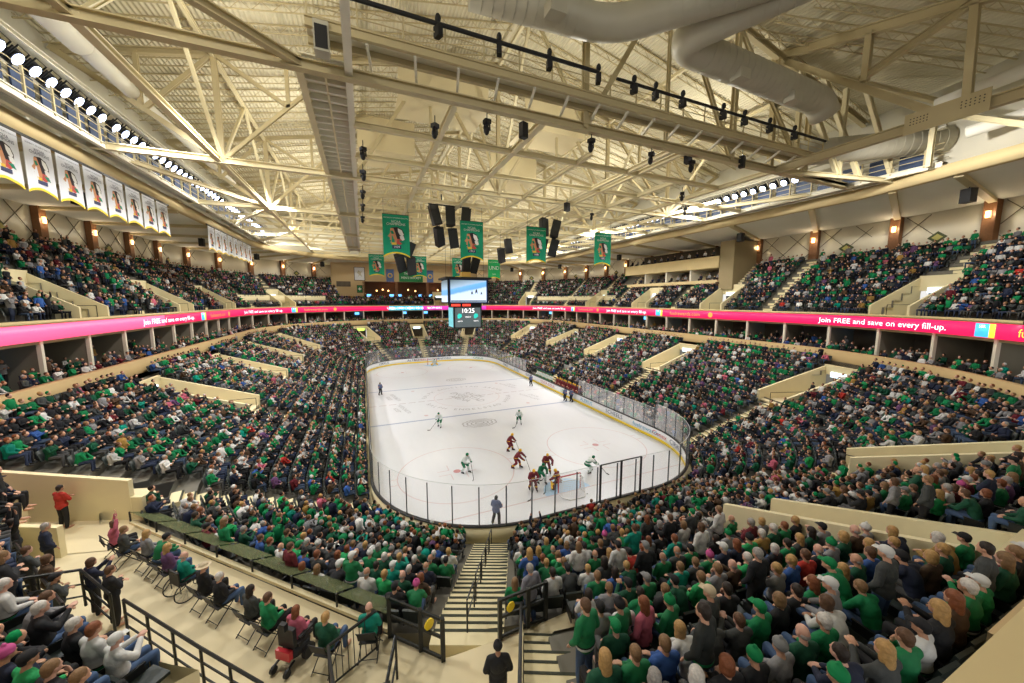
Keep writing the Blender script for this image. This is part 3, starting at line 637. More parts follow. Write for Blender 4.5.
# ---------------------------------------------------------------- stairs down the tiers
def stair(C0, C1, zf, n, uc, hw, t0, t1, label, rail=False, group='tier stairs'):
    t = empty('aisle_stair', (*PT(C0, C1, uc, t0), zf(t0)), 0, label, 'stairs', group); ox, oy, oz = t.location
    t0 = round(t0 * n * 2) / (n * 2); st = MB(); ns = MB(); k = max(2, int(round((t1 - t0) * n * 2)))
    for j in range(k):
        ta, tb = t0 + j / (2 * n), t0 + (j + 1) / (2 * n)
        row = math.floor(ta * n + .02); z = zf(row / n) + (0 if ta * n - row < .4 else (zf(1 / n) - zf(0)) / 2) + .03
        pa, d, r = frame_at(C0, C1, uc, ta, 0); pb = PT(C0, C1, uc, tb)
        lo = min(z - .42, zf(row / n) - .05)
        q = [pa - r * hw, pa + r * hw, pb + r * hw, pb - r * hw]
        vs = [(x - ox, y - oy, zz - oz) for zz in (lo, z) for x, y in q]
        st.add(vs, [(0, 3, 2, 1), (4, 5, 6, 7), (0, 1, 5, 4), (1, 2, 6, 5), (2, 3, 7, 6), (3, 0, 4, 7)])
        pe = pa + d * .07
        q = [pa - d * .01 - r * hw * .98, pa - d * .01 + r * hw * .98, pe + r * hw * .98, pe - r * hw * .98]
        vs = [(x - ox, y - oy, zz - oz) for zz in (z - .04, z + .012) for x, y in q]
        ns.add(vs, [(0, 3, 2, 1), (4, 5, 6, 7), (0, 1, 5, 4), (1, 2, 6, 5), (2, 3, 7, 6), (3, 0, 4, 7)])
    st.build('steps', M_BEIGE, t); ns.build('nosings', M_NOSE, t)
    if rail:
        segs = 5
        for j in range(segs):
            ta, tb = t0 + (t1 - t0) * (j + .12) / segs, t0 + (t1 - t0) * (j + .9) / segs
            a = PT(C0, C1, uc, ta); b = PT(C0, C1, uc, tb); za, zb = zf(ta) + .95, zf(tb) + .95
            L = lambda p, z: (p[0] - ox, p[1] - oy, z - oz)
            MB().tube([L(a, za - .9), L(a, za - .05), L(a * .97 + b * .03, za), L(b * .97 + a * .03, zb), L(b, zb - .05), L(b, zb - .9)], .024, 6).tube([L(a, za - .45), L(b, zb - .45)], .02, 6).build('handrail', M_DARK, t)
    return t
nrow = 0
for i, (u, hw_, t0, t1) in enumerate(AISLE_L):
    side = 'right side' if u < 40 else 'far right corner' if u < 64 else 'far end' if u < 104 else 'far left corner' if u < 128 else 'left side' if u < 168 else 'near left corner' if u < 192 else 'near end' if u < 232 else 'near right corner'
    if u == 187.3: lab = 'wide centre stairs with dark nosings running from the landing down to the glass'
    elif u == 189.35: lab = ''
    else: lab = 'narrow beige stairs in the lower seats, %s, %s flight round the rink' % (side, ORD[i])
    stair(L0, L1, zl, NL, u, hw_, max(t0, .0), t1, lab, rail=(u == 187.3))
for i, (u, hw_, t0, t1) in enumerate(AISLE_U):
    if not upper_ok(u) or (club(u) and t0 > .2): continue
    stair(U0, U1, zu, NUp, u, hw_, t0, t1 if not club(u) else .3, 'narrow beige stairs in the upper seats, %s flight going round from the right side' % (ORD[i % 20] if i < 20 else 'last'))
# ---------------------------------------------------------------- suites: posts and dividers under the ribbon
pst = MB().box((-.11, -.11, 0), (.11, .11, 3.1)).mesh('suite_post', M_WHITE); dv = MB().box((-.06, 0, 0), (.06, 3.4, 3.1)).mesh('divider', mat('grey_suite_divider', (.22, .20, .15), .7, 0, .1, 1))
u_, P_, d_ = along(LEDGE, 0); n = int(d_[-1] / 4.3); k = 0
for i in range(n):
    u = float(np.interp(i * d_[-1] / n, d_, u_))
    if 177 < u < 243: continue
    p = on(outline(32.3, 47.35, 25.3), u); iv = inward(LEDGE, LEDGE, u)
    t = empty('suite_partition', (p[0], p[1], 8.0), math.atan2(-iv[1], -iv[0]) - PI / 2, 'pale suite post and partition under the ribbon display, %s round from the right' % ORDX(k), 'partition', 'suite partitions'); k += 1
    for me_, nm in ((pst, 'post'), (dv, 'divider')): o = bpy.data.objects.new(nm, me_); COL.objects.link(o); o.parent = t
tvm = mat('lit_blue_television', (.10, .35, .75), .3, 0, 0, 1, emit=2.5)
for i, u in enumerate((1.5, 13.5, 24, 36, 47, 60, 76, 92, 108, 120, 131, 142, 153, 163, 252)):
    p = on(outline(35.9, 51.1, 28.9), u); iv = inward(LEDGE, LEDGE, u)
    MB().box((-.5, -.05, -.28), (.5, .05, .28)).xform(Matrix.Translation((p[0], p[1], 10.3)) @ Matrix.Rotation(math.atan2(iv[1], iv[0]) - PI / 2, 4, 'Z')).build('television', tvm, None, label='glowing blue television on the back wall of a suite, %s round from the right' % ORD[i], cat='television', group='suite televisions')
# ---------------------------------------------------------------- ribbon display
M_PINK = mat('pink_led_display', (.78, .012, .09), .4, 0, .10, 1.2, emit=1.05); M_PINK2 = mat('bright_pink_led_display', (.95, .09, .22), .4, 0, .12, 6.0, emit=1.15)
M_CYAN = mat('cyan_led_display', (.02, .42, .62), .4, 0, .3, 1.0, emit=1.0); M_TEAL = mat('teal_led_display', (.02, .45, .38), .4, 0, .3, 1.0, emit=.9); M_MAG = mat('magenta_led_display', (.55, .03, .35), .4, 0, .2, 1, emit=1)
M_LW = mat('white_led_letters', (1, .95, .95), .4, 0, 0, 1, emit=1.3); M_LY = mat('yellow_led_letters', (1, .62, .05), .4, 0, 0, 1, emit=1.2); M_LB = mat('blue_led_block', (.05, .42, .75), .4, 0, 0, 1, emit=1.1); M_LO = mat('orange_led_letters', (1, .25, .05), .4, 0, 0, 1, emit=1.1)
rib = empty('ribbon_display', (0, 0, 0), 0, 'long pink LED ribbon display with an advert running round the balcony', 'display')
def rseg(u0, u1, m, name='display_panel', z0=11.08, z1=12.10, off=0.0):
    n = max(2, int((u1 - u0) * 2)); V = []; F = []
    for i in range(n + 1):
        u = u0 + (u1 - u0) * i / n; p = on(RIB, u) + inward(RIB, RIB, u) * off; o = p - inward(RIB, RIB, u) * .22
        V += [(*p, z0), (*p, z1), (*o, z1), (*o, z0)]
    for i in range(n):
        a, b = 4 * i, 4 * i + 4; F += [(a, b, b + 1, a + 1), (a + 1, b + 1, b + 2, a + 2), (a + 3, a + 2, b + 2, b + 3), (a, a + 3, b + 3, b)]
    F += [(0, 1, 2, 3), (4 * n, 4 * n + 3, 4 * n + 2, 4 * n + 1)]
    return np_mesh(name, V, F, m, rib)
M_PIX = [('PINK', 244, 256 + 57), ('MAG', 57, 80), ('CYAN', 80, 104), ('PINK', 104, 148.0), ('PINK2', 148.0, 176.5)]
for nm, a, b in M_PIX: rseg(a, b, {'PINK': M_PINK, 'MAG': M_MAG, 'CYAN': M_CYAN, 'PINK2': M_PINK2}[nm])
def advert(u, parts=('t', 'b', 'f', 'o'), gap=1.0):
    """text, logo block and web name laid out one after another, u = centre of the text"""
    uu, PP, dd = along(RIB, 0); s = float(np.interp(u % NU, uu, dd)); at = lambda ds: float(np.interp((s - ds) % dd[-1], dd, uu))
    if 't' in parts: on_band(RIB, 'Join FREE and save on every fill-up.', .70, u, 11.57, M_LW, rib, .012, 1.10)
    if 'b' in parts:
        a, b = at(8.9), at(7.5)
        if a < b: rseg(a, b, M_LB, 'logo_block', 11.12, 12.06, .010); rseg(at(8.9), at(8.5), M_LY, 'logo_block', 11.12, 12.06, .014)
        on_band(RIB, 'SBR', .3, at(8.0), 11.85, M_LW, rib, .016, 1.0)
    if 'f' in parts: on_band(RIB, 'fuelrewards.com', .74, at(13.2), 11.57, M_LY if u > 240 else M_LO, rib, .012, 1.1)
    if 'o' in parts:
        q = at(17.6); p = on(RIB, q) + inward(RIB, RIB, q) * .012; d = inward(RIB, RIB, q); tn = np.array((-d[1], d[0]))
        MB().add([(*(p + tn * .36 * math.cos(t)), 11.58 + .36 * math.sin(t)) for t in [2 * PI * k / 20 for k in range(20)]], [tuple(range(20))]).build('round_logo', M_LO, rib)
advert(250.5, ('t', 'b', 'f'))
advert(24.6); advert(45.5); advert(122.4); advert(146.6)
for txt, u, m_ in (('UND', 102.5, M_LW), ('YELLOW', 99, M_LW), ('HOCKEY', 92, M_LW), ('10:25', 82, M_LW), ('M', 76, M_LY), ('GOPHERS', 71, M_LW), ('SHOTS', 86.5, M_LW)): on_band(RIB, txt, .78, u, 11.58, m_, rib, .012, 1.1)
# small lit strips on the upper parapet at entrances

# ---------------------------------------------------------------- accessible platform at the camera end
V = []; F = []
us = [173.6 + .2 * k for k in range(90)]
for u in us: V += [(*PT(L0, L1, u, plat_in(u)), PLAT[4]), (*PT(L0, L1, u, plat_out(u)), PLAT[4])]
n_ = len(V)
for u in us: V += [(*PT(L0, L1, u, plat_in(u)), 3.6), (*PT(L0, L1, u, plat_out(u)), 3.6)]
for i in range(len(us) - 1): a = 2 * i; F += [(a, a + 2, a + 3, a + 1), (a, n_ + a, n_ + a + 2, a + 2)]
tag(np_mesh('floor_platform', V, F, M_PLAT), 'beige concrete platform with wheelchair places', kind='structure')
m = MB()
for u0, u1 in ((173.6, 183.6), ):
    k = 40
    for i in range(k):
        a, b = u0 + (u1 - u0) * i / k, u0 + (u1 - u0) * (i + 1) / k; p, q = PT(L0, L1, a, .772), PT(L0, L1, b, .772)
        m.add([(*p, 4.9), (*q, 4.9), (*q, 6.45), (*p, 6.45)], [(0, 1, 2, 3)])
p, q = PT(L0, L1, 183.6, .772), PT(L0, L1, 183.9, .98); m.add([(*p, 4.9), (*q, 4.9), (*q, 8.3), (*p, 6.45)], [(0, 1, 2, 3)])
m.build('wall_platform', M_BEIGE, kind='structure')

# walled ramp entrance beside the platform
g = empty('vomitory', (-24.0, -29.4, 4.95), 0, 'beige walled ramp entrance left of the platform with black railings', 'vomitory', 'lower tier entrances')
def wl(p, q, z0p, z0q, th, name='side_wall'):
    p = np.array(p, float) - (-24.0, -29.4); q = np.array(q, float) - (-24.0, -29.4); d = (q - p) / np.linalg.norm(q - p); n = np.array((-d[1], d[0])) * th / 2
    MB().add([(*(p - n), -.4), (*(q - n), -.4), (*(q + n), -.4), (*(p + n), -.4), (*(p - n), z0p - 4.95), (*(q - n), z0q - 4.95), (*(q + n), z0q - 4.95), (*(p + n), z0p - 4.95)], [(0, 3, 2, 1), (4, 5, 6, 7), (0, 1, 5, 4), (1, 2, 6, 5), (2, 3, 7, 6), (3, 0, 4, 7)]).build(name, M_BEIGE, g)
wl((-29.5, -26.7), (-21.9, -29.5), 7.4, 6.6, .18); wl((-21.9, -29.5), (-21.5, -29.65), 5.9, 5.9, .16)
wl((-28.5, -29.2), (-22.9, -31.35), 6.35, 6.05, .18)
MB().add([(-6, 4.2, .02), (-6, .0, .02), (2.4, -2.2, .02), (2.4, .2, .02)], [(0, 1, 2, 3)]).build('ramp_floor', M_PLAT, g)
MB().add([(-21.7, -30.1, 4.93), (-21.1, -28.7, 4.93), (-22.6, -26.6, 4.93), (-30.5, -24.5, 4.93), (-30.5, -31, 4.93), (-23, -31.5, 4.93)], [(0, 1, 2, 3, 4, 5)]).build('floor_entrance', M_PLAT, kind='structure')
MB().box((-90, -90, -.4), (90, 90, -.3)).build('floor_backdrop', M_GREYC, kind='structure')  # added dark backdrop below everything so gaps show dark
# ---------------------------------------------------------------- people: shapes shared by all seated and standing figures
def limb(m, pts, r): m.tube(pts, r, 8); [m.ell(p, (q, q, q), 8, 6) for p, q in zip(pts, r)]
def hand(m, p, d, side, curl=.5):
    """palm, four fingers and a thumb at p, pointing along d"""
    d = np.array(d, float); d /= np.linalg.norm(d); up = np.array((0, 0, 1.0)) if abs(d[2]) < .8 else np.array((0, 1.0, 0))
    x = np.cross(d, up); x /= np.linalg.norm(x); n = np.cross(x, d); p = np.array(p, float)
    for k in (-1, 0, 1): m.tube([p + x * k * .022, p + d * .085 + x * k * .026], [.019, .017], 6)
    for k, L in zip((-1.5, -.5, .5, 1.5), (.060, .074, .080, .068)):
        b = p + d * .085 + x * k * .021; c = b + d * L * .55 - n * L * .25 * curl; e = c + d * L * .35 - n * L * .75 * curl
        m.tube([b, c, e], [.0105, .0098, .0085], 6)
    t = p + d * .03 + x * side * .034; m.tube([t, t + d * .035 + x * side * .02 - n * .012, t + d * .065 + x * side * .018 - n * .028], [.013, .0115, .0095], 6)
def head_shape(m, h, tilt=0.0):
    R = Matrix.Rotation(tilt, 3, 'X'); H = lambda x, y, z: tuple(Vector(h) + R @ Vector((x, y, z)))
    m.ell(H(0, -.005, .02), (.078, .098, .105), 14, 10, (tilt, 0, 0)); m.ell(H(0, .032, -.048), (.056, .062, .066), 12, 8, (tilt, 0, 0))
    m.tube([H(0, .088, .012), H(0, .106, -.022)], [.009, .015], 6)                       # nose
    m.ell(H(0, .085, -.060), (.024, .012, .010), 8, 6); m.ell(H(0, .078, -.092), (.020, .018, .016), 8, 6)   # lips, chin
    for s in (-1, 1): m.ell(H(s * .079, -.004, -.008), (.011, .020, .030), 8, 6); m.ell(H(s * .032, .080, .018), (.014, .010, .010), 6, 5)
def figure(P, grow=0.0, what='body', hands=True):
    """P: joints; what: body, top or legs"""
    m = MB(); g = grow; J = lambda k, s: np.array(P[k], float) * np.array((s, 1, 1))
    ch, pe = np.array(P['chest'], float), np.array(P['pelvis'], float); rot = P.get('pitch', 0.0)
    if what in ('body', 'top'):
        m.ell(ch, (.165 + g, .115 + g, .19 + g), 14, 10, (rot, 0, 0)); mid = ch * .45 + pe * .55
        m.ell(mid, (.145 + g * 1.3, .108 + g * 1.4, .16 + g), 12, 8, (rot, 0, 0)); m.ell(pe * .9 + ch * .1, (.160 + g, .115 + g, .11 + g), 12, 8)
        nb = np.array(P['neck'], float); m.tube([ch, nb], [.13 + g, .062 + g * .7], 10)
        for s in (-1, 1):
            sh, el, ha = J('shoulder', s), J('elbow' if s > 0 or 'elbow2' not in P else 'elbow2', s), J('hand' if s > 0 or 'hand2' not in P else 'hand2', s)
            m.tube([nb - (0, 0, .02), sh], [.055 + g, .058 + g], 8)
            limb(m, [sh, el], [.058 + g, .044 + g]); wr = el + (ha - el) * .86
            limb(m, [el, wr], [.044 + g, .030 + g * .9])
            if what == 'body' and hands: hand(m, el + (ha - el) * .92, ha - el + np.array((-.02 * s, .0, 0)), s if True else 1)
            elif what == 'body': m.ell(ha, (.045, .055, .04), 8, 6)
    if what == 'top' and 'pitch' not in P: m.ell(pe + (0, 0, .0 if pe[2] > .8 else .04), (.178 + g, .138 + g, .15 + g), 14, 9)
    if what in ('body', 'legs'):
        m.ell(pe, (.165 + g, .125 + g, .11 + g), 12, 8)
        for s in (-1, 1):
            hp, kn, an = J('hip', s), J('knee' if s > 0 or 'knee2' not in P else 'knee2', s), J('ankle' if s > 0 or 'ankle2' not in P else 'ankle2', s)
            limb(m, [hp, kn], [.088 + g, .060 + g]); limb(m, [kn, kn + (an - kn) * .35, an], [.060 + g, .060 + g, .040 + g])
            if what == 'body': f = an + np.array((0, .10, -.045)); m.ell(f, (.045, .125, .042), 10, 7); m.tube([an, f], [.038, .04], 8)
    if what == 'body':
        m.tube([P['neck'], np.array(P['head'], float) - (0, .015, .06)], [.058, .052], 10); head_shape(m, P['head'], P.get('tilt', 0.0))
    return m
def solid(m, name, voxel, smooth_it=2):
    me = m.mesh(name, [MATS['matt_black']]); o = bpy.data.objects.new('tmp_shape', me); COL.objects.link(o)
    r = o.modifiers.new('r', 'REMESH'); r.mode = 'VOXEL'; r.voxel_size = voxel; r.use_smooth_shade = True
    s = o.modifiers.new('s', 'SMOOTH'); s.factor = .5; s.iterations = smooth_it
    dg = bpy.context.evaluated_depsgraph_get(); out = bpy.data.meshes.new_from_object(o.evaluated_get(dg)); out.name = name
    out.polygons.foreach_set('use_smooth', [True] * len(out.polygons))
    bpy.data.objects.remove(o); bpy.data.meshes.remove(me); return out
SIT = dict(pelvis=(0, 0, .55), chest=(0, -.02, .86), neck=(0, -.015, 1.04), head=(0, .03, 1.21), shoulder=(.175, -.015, .99), elbow=(.235, .03, .75), hand=(.09, .30, .64),
           hip=(.095, .02, .52), knee=(.13, .45, .53), ankle=(.13, .43, .09))
def pose(base, **k): d = dict(base); d.update(k); return d
POSES = {
 'lap': SIT,
 'chin': pose(SIT, elbow=(.20, .20, .74), hand=(.05, .17, 1.02), elbow2=(.21, .12, .73), hand2=(-.04, .26, .80)),
 'clap': pose(SIT, elbow=(.24, .14, .82), hand=(.035, .34, .97)),
 'lean': pose(SIT, chest=(0, .08, .83), neck=(0, .19, .99), head=(0, .27, 1.14), shoulder=(.175, .15, .95), elbow=(.22, .30, .72), hand=(.05, .50, .66), pitch=-.45, tilt=.1),
 'cross': pose(SIT, elbow=(.24, .08, .76), hand=(-.10, .24, .82)),
 'cheer': pose(SIT, elbow=(.30, .04, 1.16), hand=(.24, .08, 1.46)),
 'phone': pose(SIT, elbow=(.21, .18, .84), hand=(.06, .40, 1.08)),
}
def standing(p): return {k: ((v[0], v[1], v[2] + .40) if isinstance(v, tuple) and k not in ('hip', 'knee', 'ankle') else v) for k, v in p.items()}
ST = standing(SIT); ST.update(hip=(.095, 0, .90), knee=(.11, .02, .50), ankle=(.12, -.02, .09), pelvis=(0, 0, .94), elbow=(.26, -.02, 1.14), hand=(.23, .13, .93))
POSES['stand'] = ST
POSES['stand_cross'] = pose(ST, elbow=(.25, .08, 1.16), hand=(-.10, .22, 1.22))
POSES['stand_cheer'] = pose(ST, elbow=(.32, .02, 1.62), hand=(.26, .06, 1.94))
POSES['stand_phone'] = pose(ST, elbow=(.22, .16, 1.20), hand=(.07, .38, 1.44))
SHAPE = {}
def shapes(k):
    if k not in SHAPE:
        P = POSES[k]; SHAPE[k] = (solid(figure(P), 'person_' + k, .0125, 1), solid(figure(P, .020, 'top'), 'top_' + k, .019, 3), solid(figure(P, .014, 'legs'), 'legs_' + k, .020, 2))
    return SHAPE[k]
SKIN = [mat('light_skin', (.58, .32, .21), .5, 0, .06, 8), mat('tan_skin', (.45, .24, .15), .5, 0, .06, 8), mat('pink_skin', (.62, .36, .27), .5, 0, .06, 8)]
HAIRC = {'brown': (.10, .05, .025), 'dark': (.022, .014, .010), 'blond': (.42, .25, .09), 'grey': (.30, .28, .26), 'auburn': (.20, .065, .025), 'light brown': (.21, .12, .055), 'white': (.55, .52, .48)}
HM = {k: mat(k.replace(' ', '_') + '_hair', v, .6, 0, .45, 28, bump=.6) for k, v in HAIRC.items()}
def jersey_mat(name, base, stripe, z0):
    """knit shirt with hem bands; z0 is the hem height in the figure"""
    m = bpy.data.materials.new(name); m.use_nodes = True; nt = m.node_tree; N = nt.nodes; Lk = nt.links; b = N['Principled BSDF']; b.inputs['Roughness'].default_value = .75
    tc = N.new('ShaderNodeTexCoord'); sp = N.new('ShaderNodeSeparateXYZ'); Lk.new(tc.outputs['Object'], sp.inputs[0])
    cr = N.new('ShaderNodeValToRGB'); cr.color_ramp.interpolation = 'CONSTANT'; mr = N.new('ShaderNodeMapRange')
    mr.inputs['From Min'].default_value = z0 - .1; mr.inputs['From Max'].default_value = z0 + .9; Lk.new(sp.outputs[2], mr.inputs[0]); Lk.new(mr.outputs[0], cr.inputs[0])
    e = cr.color_ramp.elements; e[0].color = (*base, 1); e[1].position = .13; e[1].color = (*stripe, 1)
    for p, c in ((.175, (.01, .012, .01)), (.20, base)): n = cr.color_ramp.elements.new(p); n.color = (*c, 1)
    nz = N.new('ShaderNodeTexNoise'); nz.inputs['Scale'].default_value = 14; Lk.new(tc.outputs['Object'], nz.inputs['Vector'])
    mx = N.new('ShaderNodeMix'); mx.data_type = 'RGBA'; mx.blend_type = 'MULTIPLY'; mx.inputs[0].default_value = .35; Lk.new(cr.outputs[0], mx.inputs[6]); Lk.new(nz.outputs['Fac'], mx.inputs[7]); Lk.new(mx.outputs[2], b.inputs['Base Color'])
    return m
GREEN = (.003, .19, .06)
TOPC = {'green shirt': (.005, .19, .065), 'dark green jacket': (.005, .07, .035), 'bright green shirt': (.015, .30, .09), 'black jacket': (.012, .013, .016), 'dark navy jacket': (.014, .02, .045), 'charcoal sweater': (.05, .055, .055),
        'grey sweatshirt': (.24, .24, .25), 'white sweatshirt': (.62, .62, .60), 'teal shirt': (.0, .22, .16), 'mustard jacket': (.32, .19, .05), 'pink sweater': (.50, .12, .18), 'maroon shirt': (.12, .012, .02), 'blue sweatshirt': (.03, .09, .30), 'purple top': (.13, .06, .15), 'brown jacket': (.07, .04, .022), 'plaid shirt': (.20, .20, .24), 'red jacket': (.42, .03, .02), 'lavender top': (.45, .22, .42)}
TM = {k: mat(k.replace(' ', '_') + '_cloth', v, .8, 0, .30, 9, bump=.9) for k, v in TOPC.items()}
TM['green striped jersey'] = jersey_mat('green_jersey_seated', GREEN, (.75, .75, .72), .52); TM['green striped jersey standing'] = jersey_mat('green_jersey_standing', GREEN, (.75, .75, .72), .88)
TM['white striped jersey'] = jersey_mat('white_jersey_seated', (.68, .68, .66), (.0, .2, .06), .52); TM['black jersey green hem standing'] = jersey_mat('black_jersey_standing', (.012, .016, .014), (.0, .25, .07), .88)
PM = [mat('blue_jeans', (.055, .10, .20), .8, 0, .2, 8), mat('black_trousers', (.012, .012, .014), .8, 0, .2, 8), mat('grey_trousers', (.08, .08, .08), .8, 0, .2, 8)]
def _hair():
    d = {}
    m = MB(); m.ell((0, -.018, .034), (.088, .103, .102), 14, 10); m.ell((0, -.06, -.02), (.070, .055, .075), 10, 8); d['short'] = solid(m, 'short_hair', .012, 2)
    m = MB(); m.ell((0, -.018, .036), (.092, .106, .104), 14, 10); m.ell((0, -.065, -.04), (.088, .062, .11), 12, 8); m.ell((0, -.085, -.15), (.085, .045, .13), 12, 8); [m.ell((s * .075, -.03, -.06), (.026, .045, .10), 8, 8) for s in (-1, 1)]; d['long'] = solid(m, 'long_hair', .013, 2)
    m = MB(); m.ell((0, -.018, .036), (.094, .106, .104), 14, 10); m.ell((0, -.055, -.04), (.092, .066, .095), 12, 8); [m.ell((s * .08, -.015, -.04), (.024, .05, .07), 8, 8) for s in (-1, 1)]; d['bob'] = solid(m, 'bob_hair', .013, 2)
    m = MB(); m.ell((0, -.050, -.01), (.080, .062, .055), 12, 8); d['fringe'] = solid(m, 'fringe_hair', .012, 2)
    m = MB(); m.ell((0, -.012, .045), (.090, .108, .088), 14, 10); m.box((-.07, .05, .030), (.07, .165, .042)); m.ell((0, -.055, -.015), (.072, .055, .05), 10, 8); d['cap'] = solid(m, 'cap', .011, 1)
    m = MB(); m.ell((0, -.012, .045), (.094, .112, .100), 14, 10); m.tube([(0, -.012, .01), (0, -.01, .04)], [.098, .102], 16); m.ell((0, -.01, .155), (.032, .032, .032), 8, 6); d['beanie'] = solid(m, 'beanie', .013, 1)
    m = MB(); m.ell((0, 0, .07), (.092, .108, .075), 14, 10); m.ell((0, 0, .045), (.17, .20, .016), 18, 6); d['brim'] = solid(m, 'wide_hat', .012, 1)
    return d
HAIR = _hair()
HATM = {k: mat(k + '_hat_fabric', v, .8, 0, .1, 10) for k, v in {'black': (.012, .012, .014), 'green': (.0, .2, .06), 'white': (.6, .6, .58), 'grey': (.2, .2, .2), 'orange': (.75, .22, .02), 'pink': (.5, .08, .25), 'blue': (.03, .08, .3), 'tan': (.55, .45, .30)}.items()}
def setmat(o, m):
    if not o.material_slots: o.data.materials.append(m)
    o.material_slots[0].link = 'OBJECT'; o.material_slots[0].material = m
PEOPLE = []
def person(loc, face, pz='lap', top='green shirt', hair=('short', 'brown'), skin=0, legs=0, scale=1.0, label=None, group='spectators', lod=0):
    """body mesh with hair or hat, top and trousers as children"""
    b, t, l = shapes(pz); P = POSES[pz]
    o = bpy.data.objects.new('person', b); COL.objects.link(o); o.location = loc; o.rotation_euler = (0, 0, face - PI / 2); o.scale = (scale,) * 3; setmat(o, SKIN[skin])
    tm = TM[top + ' standing'] if pz.startswith('stand') and top + ' standing' in TM else TM.get(top) or TM[top + ' standing']
    nm = 'jacket' if 'jacket' in top else 'sweatshirt' if 'sweat' in top else 'jersey' if 'jersey' in top else 'shirt'
    c = bpy.data.objects.new(nm, t); COL.objects.link(c); c.parent = o; setmat(c, tm)
    c = bpy.data.objects.new('trousers', l); COL.objects.link(c); c.parent = o; setmat(c, PM[legs])
    if hair:
        hm = HATM[hair[1]] if hair[0] in ('cap', 'beanie', 'brim') else HM[hair[1]]
        c = bpy.data.objects.new({'cap': 'cap', 'beanie': 'knit_hat', 'brim': 'wide_hat'}.get(hair[0], 'hair'), HAIR[hair[0]]); COL.objects.link(c); c.parent = o; c.location = P['head']; c.rotation_euler = (P.get('tilt', 0), 0, 0); setmat(c, hm)
    tag(o, label, 'person', group); PEOPLE.append(o); return o
# ---------------------------------------------------------------- seat positions of both tiers
CX, CY, CZc = cam.location; YAW, PITCH = 0.39894, -0.11706
cr_ = np.array((math.cos(YAW), -math.sin(YAW), 0)); cf_ = np.array((math.sin(YAW) * math.cos(PITCH), math.cos(YAW) * math.cos(PITCH), math.sin(PITCH))); cu_ = np.cross(cr_, cf_)
def seen(p):
    d = np.array(p) - np.array((CX, CY, CZc)); z = d @ cf_
    if z < .6: return None
    return 512 + 352.78 * (d @ cr_) / z, 341.5 - 352.78 * (d @ cu_) / z, z
def seat_rows(C0, C1, n, zf, slots, aisles, ok):
    out = []
    for r in range(n):
        t = (r + .42) / n; us = np.arange(0, NU, .1); P = np.array([PT(C0, C1, u, t) for u in us]); d = np.concatenate([[0], np.cumsum(np.linalg.norm(np.diff(P, axis=0), axis=1))])
        k = int(d[-1] / .56)
        for i in range(k):
            s = (i + .5) * .56; u = float(np.interp(s, d, us)); p = (float(np.interp(s, d, P[:, 0])), float(np.interp(s, d, P[:, 1])))
            if not ok(u, t) or in_slot(C0, C1, u, t, slots, .30, .045) or in_slot(C0, C1, u, t, aisles, .24): continue
            q = seen((p[0], p[1], zf(r / n) + 1))
            if q is None or not (-70 < q[0] < 1094 and -30 < q[1] < 740): continue
            iv = inward(C0, C1, u)
            v0 = PT(C0, C1, u, t - .03) - PT(C0, C1, u, t + .03); v0 /= np.linalg.norm(v0)
            out.append(dict(p=p, z=zf(r / n), u=u, t=t, r=r, i=i, a=math.atan2(v0[1], v0[0]), q=q, up=C0 is U0))
    return out
def ok_low(u, t):
    if PLAT[0] - .8 < u < PLAT[1] + .1 and plat_in(u) - .03 < t < plat_out(u) + .02: return False
    if 183.4 < u < 188.85 and t > .6: return False
    if t > .985: return False
    if 188 < u < 191.5 and t > .58:
        p = PT(L0, L1, u, t); w = p - (-9.1, -40.3); s_ = w[0] * -.42 + w[1] * -.907; c_ = w[0] * -.907 + w[1] * .42
        if s_ > -.3 and -.74 < c_ < .8 or (s_ > -.3 and c_ > .5): return False
    if (12.6 < u < 27.4) and t < .08: return False
    return True
SEATS = seat_rows(L0, L1, NL, zl, SLOT_L, AISLE_L, ok_low)
def ok_up(u, t):
    if not upper_ok(u): return False
    if 60 < u < 110 and t > .30: return False
    if (112 < u < 124 or 30 < u < 49) and .10 < t < .28: return False
    if 12.5 < u < 32 and t > .62: return False          # press box stands here
    return True
SEATS += seat_rows(U0, U1, NUp, zu, SLOT_U, AISLE_U, ok_up)
# rows in front of the suites
for row, off in ((0, 1.3), (1, 2.6), (2, 3.7)):
    C = outline(30 + off, 46 + off, 24 + off); u_, P_, d_ = along(C, 0); k = int(d_[-1] / .62)
    for i in range(k):
        u = float(np.interp((i + .5) * .62, d_, u_))
        if 177 < u < 244 or rng.random() < (.18, .22, .40)[row]: continue
        p = on(C, u); q = seen((*p, 9.2)); iv = inward(C, C, u)
        if q is None or not (-70 < q[0] < 1094 and -30 < q[1] < 740): continue
        SEATS.append(dict(p=tuple(p), z=8.0 + row * .12, u=u, t=9, r=row, i=i, a=math.atan2(iv[1], iv[0]), q=q, up=False, suite=True))
TOPW = [('green shirt', .16), ('dark green jacket', .11), ('bright green shirt', .035), ('black jacket', .22), ('dark navy jacket', .09), ('charcoal sweater', .09), ('grey sweatshirt', .075), ('white sweatshirt', .11), ('teal shirt', .02), ('mustard jacket', .013), ('pink sweater', .014), ('maroon shirt', .015), ('blue sweatshirt', .025), ('purple top', .01), ('brown jacket', .04), ('red jacket', .006)]
TN = [a for a, b in TOPW]; TW = np.array([b for a, b in TOPW]); TW /= TW.sum()
